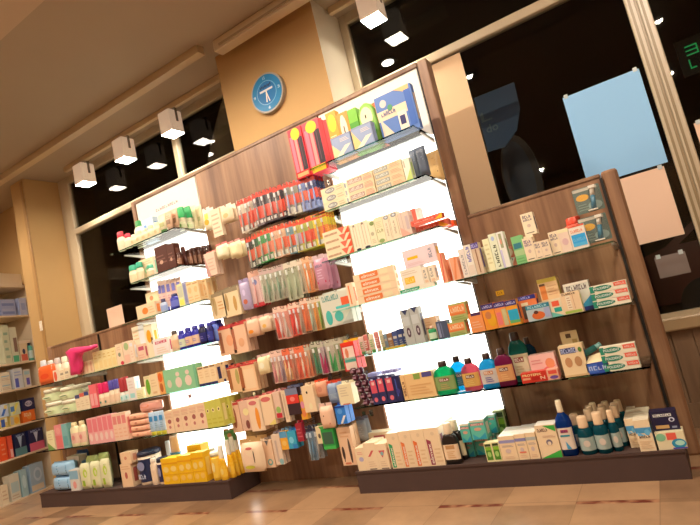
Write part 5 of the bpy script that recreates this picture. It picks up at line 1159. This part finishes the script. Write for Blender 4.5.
for i, (a, y, c_, l_, nm) in enumerate(((174.5, 331, '2c2c9c', 'd8d8b0', 'blue bottle with lime label'), (181.5, 328, '2a2894', 'e8b890', 'blue bottle with peach label'), (188.5, 326, '2c2c9c', 'ecc098', 'blue bottle with cream label'), (195.5, 324, '181838', '242468', 'black blue bottle'), (202, 323, '202064', '343c8c', 'dark navy bottle'), (207.5, 321, '6c80d0', '8ca0dc', 'pale blue bottle'), (212.5, 320, '2c349c', '4c5cb4', 'royal blue bottle'))):
    R.bot(a, a+7, y, c_, '3a3890' if i < 6 else '2c3480', l_, nm+' in the blue run', capz=.84, capw=.65, d=.045, ds=[('l', .1, .3, .9, .7, '8c7cb0', 2)])
R = Row("on left lit unit's fifth shelf", SH[4])
R.box(143, 149, 376, 'f0d8a0', [('o', .2, .1, .9, .85, '6ca428'), ('l', .1, .88, .9, .98, 'd8b888', 1)], 'cream carton with green leaf', d=.05)
R.box(149, 155.5, 374, 'f4d09c', [('r', .2, .1, .8, .2, 'e0b078'), ('l', .1, .4, .9, .8, 'e4bc88', 3)], 'plain cream carton beside green leaf one', d=.05)
R.box(155.5, 162, 372, 'f0a458', [('o', .2, .55, .9, .95, 'e4682c'), ('o', .3, .1, .8, .5, 'b86030'), ('r', 0, 0, .2, 1, 'f8d0a0')], 'orange carton with brown figure', d=.05)
R.box(162, 194, 367, '92c48c', [('o', .08, .2, .22, .55, 'd8c8a4'), ('o', .34, .15, .54, .6, 'e8ccb0'), ('o', .38, .62, .5, .82, 'e8ccb0'), ('o', .64, .15, .84, .6, 'ecccb0'), ('o', .68, .62, .8, .82, 'ecccb0'), ('r', .94, 0, 1, 1, '78b484')], 'wide mint green gift carton with cream figures', d=.07)
for i, (a, y) in enumerate(((196.5, 367), (202.5, 365.5), (208.5, 364), (214.5, 362.5), (220.5, 361))): R.box(a, a+6, y, 'f6d09c', [('r', 0, .0, 1, .14, '28305c'), ('r', .1, .88, .9, .96, '8c6848'), ('l', .2, .4, .8, .8, 'e8bc84', 3)], 'cream upright carton with navy foot', d=.06)
R = Row("on left lit unit's sixth shelf", SH[5])
for i, (a, y) in enumerate(((163.5, 411), (171.5, 408.5), (179.5, 406.5), (187.5, 404.5), (195.5, 403))): R.box(a, a+8, y, 'f4c89c', [('o', .3, .42, .75, .62, 'a85c50'), ('o', .35, .2, .65, .34, 'c87868'), ('r', .1, .8, .9, .9, 'ecb890'), ('l', .1, .68, .9, .78, 'd8a080', 1)], 'peach cream carton with small brown figure', d=.055)
for i, (a, y) in enumerate(((203, 401.5), (208.5, 400), (214, 398.5), (219.5, 397.5), (225, 396.5))): R.box(a, a+5.5, y, 'd2c456', [('o', .2, .55, .75, .72, 'f0d890'), ('o', .35, .59, .6, .68, '4c2c18'), ('l', .1, .1, .9, .4, 'c4b440', 2)], 'olive yellow carton with dark dot', d=.055)
p0 = at(190, 396, YB)
tag(obj('price_label', MB().box(-.02, .02, -.002, 0, -.015, .015, Q('d09890')), None, (p0.x, YB-.0003, p0.z)), 'small pinkish price label low on the left opal panel', 'label')
R = Row('on left plinth under lit unit', PLZ)
yl = [('o', .08, .45, .42, .68, 'f4c868'), ('o', .55, .48, .9, .7, 'f4c868'), ('o', .1, .1, .42, .3, 'f4bc50'), ('o', .56, .12, .9, .32, 'f4bc50'), ('r', .0, .78, 1, .84, 'e89c10'), ('r', 0, .36, 1, .38, 'e8a418')]
R.box(160, 176, 458.5, 'f4b414', yl, 'yellow carton with pale fruit print, left', d=.10, top='f8c82c')
R.box(176, 190, 455.5, 'f4b414', yl, 'yellow carton with pale fruit print, middle', d=.10, top='f8c82c')
R.box(190, 202, 452.5, 'f4b414', yl, 'yellow carton with pale fruit print, right', d=.07, top='f8c82c')
for a, y in ((186, 445),): R.box(a, a+14, y, 'f2b018', yl, 'tall yellow carton in the back row', d=.08, dy=.12, top='f8c82c')
R.bot(198.5, 206, 452, 'f4d8a0', 'f8ecd0', 'f0c870', 'pale cream bottle before yellow cartons', capz=.75, capw=.6, d=.04, dy=-.002)
R.tub(205.5, 215, 453, 'f4b424', 'f8e8c4', 'f6c040', 'large yellow tub with white lid', lidz=.86, ds=[('o', .2, .3, .8, .8, 'f8d888')])
for a, b, y in ((214, 221, 446), (219.5, 226, 441.5), (225, 231, 438), (229.5, 235, 435.5)): R.bot(a, b, y, 'f4b020', 'f8e4c4', 'f6bc38', 'yellow lotion bottle with tall white cap', style='cone', capz=.62, capw=.6, d=.038, ds=[('o', .2, .2, .8, .8, 'f8d070')])
# ================================================================== left wooden unit
R = Row("on left wooden unit's top shelf", SH[3])
R.pouch(35, 51, 366, 'f0642c', [('o', .2, .2, .8, .6, 'e84820'), ('r', 0, .8, 1, 1.1, 'f8e4c8')], 'orange bag with white neck, leftmost', name='refill_bag', d=.06)
for a, y, c_ in ((37, 361, 'd8d0c8'), (44, 361, 'e0d0bc'), (51, 358.5, 'c8b8a8'), (58, 357, 'f0dcb8'), (64, 355.5, 'e8e0cc')): R.bot(a, a+7, y, 'f2dcb8', c_, 'e0d0b0', 'white bottle, back row', d=.045, dy=.10, capz=.75, capw=.7, ds=[('o', .2, .2, .8, .8, '7c9c6c')])
R.box(52.5, 58.5, 370, 'f0d0ac', [('o', .1, .05, .6, .9, 'ea5c3c')], 'white carton with red oval', d=.05)
for i, (a, y) in enumerate(((58.5, 370), (63.5, 368))): R.box(a, a+5, y, 'f2d4a8', [('r', .2, .5, .8, .7, '9c8c74'), ('l', .1, .1, .9, .4, 'd8b08c', 2)], 'cream carton left of the pink bag', d=.05)
x, w, zt = seen(67, 80, 349, R.y-.03)
b_ = MB(); q = []
for (px, py) in ((66, 352), (70, 348.5), (77, 347), (88, 346), (97, 344), (98, 347), (90, 350), (82, 352.5), (80, 358), (81, 366), (81, 374), (72, 375.5), (70, 366), (69, 358)):
    v = at(px, py, R.y-.035); q.append((v.x-x, v.z-R.z))
b_ = MB(); q.reverse(); n = len(q); cx = sum(p[0] for p in q)/n; cz = sum(p[1] for p in q)/n
vs = []
for dy_, s_ in ((.02, .86), (.0, 1), (-.012, .96), (-.022, .7)): vs += [(cx+(a-cx)*s_ + .004*math.sin(i*2.1), dy_+.004*math.sin(i*1.7), cz+(c-cz)*s_) for i, (a, c) in enumerate(q)]
fs = [tuple(range(n-1, -1, -1)), tuple(3*n+i for i in range(n))]
for k in range(3): fs += [(k*n+i, k*n+(i+1) % n, k*n+n+(i+1) % n, k*n+n+i) for i in range(n)]
fs = [tuple(reversed(f)) for f in fs]
b_.add(vs, fs, mat(wb('e8386c'), .35), True)
put('gift_bag', [('bag_body', b_.mesh('bag_body'))], 'crumpled bright pink bag hanging over the shelf edge', 'bag', R.w, (x, R.y-.035, R.z))
for i, (a, y) in enumerate(((80, 362), (84, 361), (88, 360))): R.box(a, a+4.2, y, 'f2cc9c', [('r', .2, .2, .8, .8, 'e8b484'), ('r', .4, .1, .6, .9, 'd89c78')], 'thin peach carton right of the pink bag', d=.05)
for i, (a, y) in enumerate(((92, 352), (96.5, 351), (101, 350), (105.5, 349), (110, 347.5))): R.box(a, a+4.6, y, 'f4d694', [('r', .15, .1, .85, .5, 'f0cc84'), ('l', .2, .6, .8, .9, 'e0b868', 2)], 'pale yellow upright carton', d=.06)
R.box(114.5, 121, 344, 'f4d0a4', [('o', .3, .4, .7, .6, '8c8c6c'), ('o', .5, .0, 1, .18, 'd83848'), ('l', .2, .7, .8, .9, 'e0b48c', 2)], 'cream carton with red foot dot', d=.05)
R.box(121.5, 128, 341.5, 'f0cca8', [('o', .2, .6, .9, .95, 'a8b478'), ('r', .1, .05, .9, .4, 'f0b898')], 'cream carton with sage top', d=.05)
R.box(128, 131.8, 341, 'f6d4b0', [('r', .1, .75, .9, .9, 'f8e8dc'), ('l', .2, .2, .8, .6, 'e8b898', 3)], 'pinkish cream carton at right end', d=.05)
R = Row("on left wooden unit's middle shelf", SH[4])
gw = [('o', .05, .3, .95, .75, 'f0e4b4'), ('o', .15, .4, .85, .55, '5c8448')]
R.tub(37.5, 53, 390, 'ecdcb4', 'f0e0bc', 'dcdca4', 'round white and green tub, left', n=2, ds=gw)
R.tub(54, 70, 388, 'ecdcb4', 'f0e0bc', 'd8d8a0', 'round white and green tub, right', n=2, ds=gw)
for i, (a, y, c_) in enumerate(((70, 396.5, 'd85c48'), (74.5, 395, '4c4c70'), (79, 393, 'd8624c'), (83.5, 391.5, '3c4474'))): R.box(a, a+4.5, y, 'f2d4a8', [('r', 0, .78, 1, 1, c_), ('l', .2, .2, .8, .6, 'dcb88c', 3)], 'slim cream carton with coloured top', d=.05)
for i, (a, y) in enumerate(((88, 385), (91.5, 384))): R.box(a, a+3.7, y, 'ee6c6c', [('r', .1, .1, .9, .6, 'f4a498')], 'slim coral carton', d=.05)
for i, (a, y) in enumerate(((95, 384), (100, 382.5))): R.bot(a, a+5.2, y, 'f2d4ac', 'e0245c', 'ecc49c', 'cream bottle with crimson cap', capz=.55, capw=.9, d=.04, ds=[('o', .2, .1, .8, .5, '5c8c74')])
for i, (a, y) in enumerate(((105.5, 381), (110.5, 379.5))): R.bot(a, a+5, y, 'f2d4ac', '584c94', 'ecc49c', 'cream bottle with violet cap', capz=.6, capw=.85, d=.04)
for i, (a, y) in enumerate(((116, 378.5), (120.5, 377))): R.bot(a, a+5, y, 'e8d8c0', 'b03838', 'd0e0d0', 'cream bottle with tall dark red cap', capz=.42, capw=.95, d=.04, ds=[('o', .2, .2, .8, .8, '8cc4b4')])
R.box(125.5, 133.5, 377.5, 'f0dcc8', [('r', .2, .1, .8, .3, 'a8d4c4'), ('l', .2, .5, .8, .9, 'e4c8b4', 3)], 'tall white carton at right end', d=.05)
R.box(134, 142, 388, 'f2e0a8', [('r', 0, .8, 1, 1, 'f6ecd0'), ('l', .1, .1, .9, .6, 'd8c480', 3)], 'low pale yellow carton', d=.05)
R = Row("on left wooden unit's lowest shelf", SH[5])
R.box(46, 53, 431, 'f2dca4', [('n', 0, 0, 1, .4, '7c9c4c'), ('l', .2, .5, .8, .9, 'dcc08c', 3)], 'cream carton with green foot, leftmost', d=.05)
R.box(53.5, 60.5, 425, 'ec8c84', [('r', .1, .05, .9, .55, 'e8746c'), ('o', .2, .6, .8, .9, 'f4a090')], 'tall coral pink carton', d=.05)
R.box(60.5, 66, 424, '86b4a8', [('r', .1, .1, .9, .5, '6ca49c')], 'tall teal carton', d=.05)
for i, (a, y) in enumerate(((67, 423), (74, 421.5))): R.bot(a, a+8, y, 'f4dca8', 'f0d098', 'f0c0a0', 'rounded cream bottle', d=.05, capz=.85, capw=.5, ds=[('o', .2, .3, .8, .8, 'e89080')])
for i, (a, y) in enumerate(((86, 418.5), (91, 417.5), (96, 416), (101, 415), (106, 414))): R.box(a, a+5, y, 'f4a89c', [('r', .1, .45, .9, .95, 'ec7c7c'), ('o', .2, .1, .8, .4, 'f8ccb4')], 'salmon pink upright carton', d=.05)
for i, (a, y) in enumerate(((111, 414), (115.5, 413), (120, 412))): R.box(a, a+4.6, y, 'f6c4a0', [('r', .1, .6, .9, .9, 'e88478'), ('l', .1, .1, .9, .5, 'f0b088', 3)], 'peach upright carton with red cap band', d=.05)
R.pouch(125, 146, 414, 'f2b088', [('o', .35, .3, .5, .7, 'c87058'), ('r', .7, .2, .95, .8, 'ec8c74')], 'peach pillow pack of wipes', name='wipes_pack', n=4, d=.09)
x, w, h = R.fit(139, 163, 400)
R.pouch(136, 157, 402, 'f0a48c', [('o', .1, .4, .6, .9, 'ee9068')], 'pink soft bag lying above wipes packs', name='soft_bag', d=.08, zb=R.fit(125, 146, 414)[2]+.001, dy=.0)
for i, (a, y) in enumerate(((146, 413), (151, 412), (156, 411))): R.tube(a, a+5.4, y, 'b8c8d0', 'dcc83c', [('r', .1, .6, .9, .95, '3c88b4'), ('l', .1, .1, .9, .5, '88a8b0', 3)], 'pale blue tube with yellow cap', d=.03)
R = Row('on left plinth under wooden unit', PLZ)
R.pouch(47, 67, 463, 'a4c4d4', [('r', .0, .2, .35, .8, 'f4dcc0'), ('r', .45, .1, .9, .45, '2c3044'), ('r', .4, .55, .9, .9, '4c90b0')], 'pale blue pack of wipes', name='wipes_pack', n=2, d=.12)
R.box(64, 76, 457, 'e8c8a4', [('r', .1, .1, .9, .4, '7ca4b4'), ('l', .1, .5, .9, .9, 'c8a888', 2)], 'beige and blue carton', d=.08, dy=.10)
R.box(66, 77, 470, 'e0d0bc', [('r', 0, .55, 1, .95, '8cb0bc'), ('o', .3, .1, .7, .45, 'e89888')], 'low pale carton with blue band', d=.07)
R.pouch(72, 83, 451, '1c3c5c', [('r', .1, .3, .9, .7, '2c5474')], 'dark blue pouch at the back', name='refill_bag', dy=.19, d=.06)
for i, (a, b, y) in enumerate(((77, 86, 464), (87, 96, 462), (97, 105.5, 459.5))): R.pouch(a, b, y, 'e4d8a4', [('r', .0, .35, .4, .95, 'f4e8c8'), ('d', .1, .05, .95, .95, 'a4c41c'), ('o', .5, .45, .95, .9, 'bcd040'), ('r', .3, .0, .6, .3, '9cbc24')], 'lime green and white refill pouch', name='refill_bag', d=.05)
for i, (a, b, y) in enumerate(((83, 94, 456.5), (95, 105, 453.5))): R.pouch(a, b, y, 'c8cc78', [('o', .2, .2, .8, .8, 'e8e4a8')], 'lime refill pouch in the back row', name='refill_bag', d=.06, dy=.10)
h1 = R.box(119.5, 130, 464, 'f2c494', [('o', .35, .35, .6, .65, 'b85848'), ('l', .1, .75, .9, .95, 'e0a878', 1)], 'beige carton with brown mark, lower', d=.07)
R.box(119.5, 130, 452.5, 'f2c494', [('o', .35, .35, .6, .65, 'd88c68')], 'beige carton with brown mark, upper', d=.07, zb=h1)
R.tub(131, 146, 453.5, 'f6d4ac', '20283c', '1c2848', 'large white tub with navy label and black lid', lidz=.88, ds=[('o', .1, .5, .9, .9, '8c88a0'), ('T', .1, .15, .9, .35, 'c8c8d0', 'PROT')])
R.bot(145.5, 153, 459, 'f6d4ac', 'f0d8b8', 'f0c8a0', 'white slim bottle beside navy tub', d=.045, capz=.85, capw=.7)
R.tub(151.5, 161, 459, 'f0cca8', '20283c', '28284c', 'smaller white tub with navy label', lidz=.85, ds=[('o', .2, .3, .8, .8, '9088a0')])
R.tub(140, 150, 450, 'e8dcc0', '1c2434', '1c2848', 'navy tub with black lid, back row', lidz=.8, dy=.19)
R.bot(155.5, 162, 444, '405c9c', 'f0e8dc', 'b8c4dc', 'small blue bottle with white top, back row', d=.04, dy=.12, capz=.55, capw=.7, style='cone')
R.bot(165, 176, 437, '4888a8', 'f0b888', None, 'blue hooded figure bottle with peach top', name='figure_bottle', d=.05, dy=.12, capz=.62, capw=.75, style='cone')
# ================================================================== white cabinet at the left, turned to the room
A = math.radians(90+13.6); CU = Vector((math.cos(A), math.sin(A), 0)); CN = Vector((-math.sin(A), math.cos(A), 0))   # along the front / into the cabinet
C0 = Vector((-6.01, 3.063, 0))
def cab(px, py):                          # (along, height) on the cabinet front
    r = ray(px, py); d = C0-EYEP
    t = d.dot(CN)/r.dot(CN); p = EYEP+r*t
    return (p-C0).dot(CU), p.z
s1 = cab(45, 400)[0]; s0 = s1-1.15; ztop = cab(20, 288)[1]
M_cab = mat('e2d2b8', .45)
t = thing('shelf_cabinet', 'tall cream open shelf cabinet at the left photo edge', 'cabinet', C0, A)
D = .38
def cb(name, *b):
    m = MB()
    for q in b: m.box(*q, M_cab)
    return obj(name, m, t)
cb('side_panel', (s1-.025, s1, 0, D, 0, ztop)); cb('side_panel', (s0, s0+.025, 0, D, 0, ztop))
cb('back_panel', (s0+.025, s1-.025, D-.015, D, 0, ztop))
obj('top_board', MB().rbox(s0-.01, s1+.015, -.03, D, ztop, ztop+.03, M_cab, .004), t)
obj('header_box', MB().rbox(s0, s1-.04, .03, D, ztop+.03, ztop+.17, M_cab, .004), t)
lv = [cab(20, 315)[1], cab(20, 362)[1], cab(20, 388)[1], cab(24, 423)[1], cab(24, 454.5)[1], cab(20, 499)[1]]
for z in lv: obj('shelf_board', MB().box(s0+.025, s1-.025, 0, D-.015, z-.018, z, M_cab), t)
CN_ = ['top', 'second', 'third', 'fourth', 'fifth', 'lowest']
def cbox(k, x0, x1, yt, base, ds, desc, n=1, d=.09, back=.015, zb=0, bot=None, cat='box', h=None):
    xm = (x0+x1)/2; a, z = cab(xm, yt); a0 = cab(x0, yt)[0]; a1 = cab(x1, yt)[0]
    hh = h or max(.02, z-lv[k]-zb); w = max(.03, a1-a0)
    a = min(a, s1-.027-w/2)
    for i in range(n):
        p = C0+CU*a+CN*(back); suf = '' if n == 1 else (', upper one' if i == n-1 else ', lower one' if i == 0 else ', middle one')
        parts = bottle(w, hh, min(w, .07), base, ds[0], ds[1], 'round', (), False) if cat == 'bottle' else carton(w-.012, hh/n-.001, d, base, ds)
        put('carton' if cat != 'bottle' else 'bottle', parts, desc+suf, cat, "on the cream cabinet's %s shelf" % CN_[k], (p.x, p.y, lv[k]+zb+i*hh/n+.0008), A, order=a)
    return hh
cbox(0, 0, 16, 299, 'a4a8c4', [('r', .1, .2, .9, .5, '8088b4'), ('l', .1, .6, .9, .9, 'c8c4cc', 2)], 'flat lilac blue box', n=2)
cbox(0, 19, 27, 297.5, 'b8b8cc', [('r', .2, .3, .8, .7, '98a0c4')], 'upright pale blue box')
cbox(0, -16, -2, 300, 'd8c8b0', [('l', .1, .2, .9, .8, 'b0a898', 3)], 'cream box beyond the photo edge')
cbox(1, 1, 9, 325, 'd8d0a8', [('l', .2, .1, .8, .9, '9cb08c', 4)], 'tall pale green box, left')
cbox(1, 9, 17, 327, 'e0d4b0', [('r', .4, .3, .9, .7, '8c6c58'), ('r', .1, .02, .9, .2, '58b080')], 'tall cream box with brown panel')
hh = cbox(1, 19.5, 28, 343, 'e8c8a0', [('r', .1, .05, .9, .4, 'e06850'), ('o', .3, .4, .7, .7, '3c3c54')], 'cream and red box')
cbox(1, 18.5, 31, 335, 'f4d8b8', [('l', .1, .3, .9, .7, 'e8c0a0', 1)], 'flat white box lying on cream and red box', zb=hh, h=.03)
cbox(1, 29, 34, 341, '58a890', ['2c3c54', 'c8d8c8'], 'small teal bottle', cat='bottle')
cbox(2, 0, 11, 372, 'e8d0ac', [('r', .1, .5, .9, .6, '8cb0b8'), ('l', .1, .1, .9, .4, 'c8a888', 2)], 'cream box with blue line', n=2)
cbox(2, 13, 23, 368, 'dcd4cc', [('r', .1, .05, .5, .5, '5c64b4'), ('l', .1, .6, .9, .9, 'a8b0c8', 2)], 'white box with blue square')
cbox(2, 23.5, 31, 369, 'dccab4', [('r', .3, .1, .8, .5, '6c5cac'), ('r', .1, .7, .9, .9, 'a8c4c0')], 'white box with violet square')
hh = cbox(3, 0, 9, 417, 'd8b868', [('r', .1, .1, .6, .8, '3c5ca0'), ('r', .6, .5, .9, .9, 'e8e0c0')], 'blue and yellow box, lower left')
cbox(3, 0, 9, 404, 'c8ccd0', [('d', .0, .1, 1, .9, '3c68ac'), ('r', .5, .6, .9, .9, 'e8d078')], 'blue and white box, upper left', zb=hh)
hh = cbox(3, 10, 21, 415, 'e8c468', [('o', .4, .1, .9, .8, 'f0ac38'), ('r', .05, .1, .35, .9, 'c8b8a0')], 'yellow box with orange circle')
cbox(3, 10, 21, 402, 'd8d4a8', [('d', .1, .1, .9, .9, 'f0dc60'), ('r', .0, .3, .4, .7, '5c84b8')], 'pale yellow and blue box', zb=hh)
hh = cbox(3, 22.5, 36, 410, 'f07028', [('o', .3, .2, .7, .8, 'f49848'), ('T', .1, .5, .7, .8, 'f8d0a0', 'plus')], 'orange box below navy one')
cbox(3, 22, 35.5, 398, '20264c', [('o', .2, .3, .8, .8, 'c8b8bc'), ('T', .25, .45, .75, .65, '404468', 'soft')], 'navy box with white oval', zb=hh)
cbox(4, -1, 7, 437, 'ec5428', [('l', .2, .2, .8, .8, 'f08458', 3)], 'orange red box, leftmost')
cbox(4, 7.5, 13, 435.5, 'e8583c', [('r', .3, .05, .9, .4, 'f4b0a0')], 'narrow red box')
cbox(4, 13.5, 26.5, 433, '1c2444', [('v', .3, .3, .7, .85, 'a8b4c0'), ('r', 0, 0, 1, .35, '5c8484'), ('T', .2, .85, .9, .95, '98a0b8', 'NIGHT')], 'navy and teal box with white peak')
cbox(4, 28, 44, 428.5, '20244c', [('v', .35, .35, .65, .85, 'c8c4cc'), ('r', 0, 0, 1, .38, 'e0647c'), ('T', .15, .86, .85, .96, 'b0b0c8', 'ULTRA')], 'navy and pink box with white peak')
cbox(5, 1, 9, 485, 'ecd0a8', [('l', .1, .2, .9, .8, 'd8b088', 3)], 'small beige box, leftmost')
cbox(5, 9, 20, 474, 'dcccb0', [('r', .1, .3, .9, .7, 'b8c4b8'), ('l', .1, .05, .9, .25, 'c8a888', 2)], 'pale beige box with grey green band')
cbox(5, 20, 27.5, 469.5, 'a8c0bc', [('o', .2, .3, .8, .8, 'c8d8d0')], 'pale teal box')
cbox(5, 29, 44, 463, 'a8b8c0', [('o', .25, .35, .85, .85, 'c4ccd0'), ('o', .35, .45, .75, .75, 'a0b4c0'), ('r', .0, .05, .9, .25, 'e0c8a8')], 'pale blue box with white ring')
finish_labels()
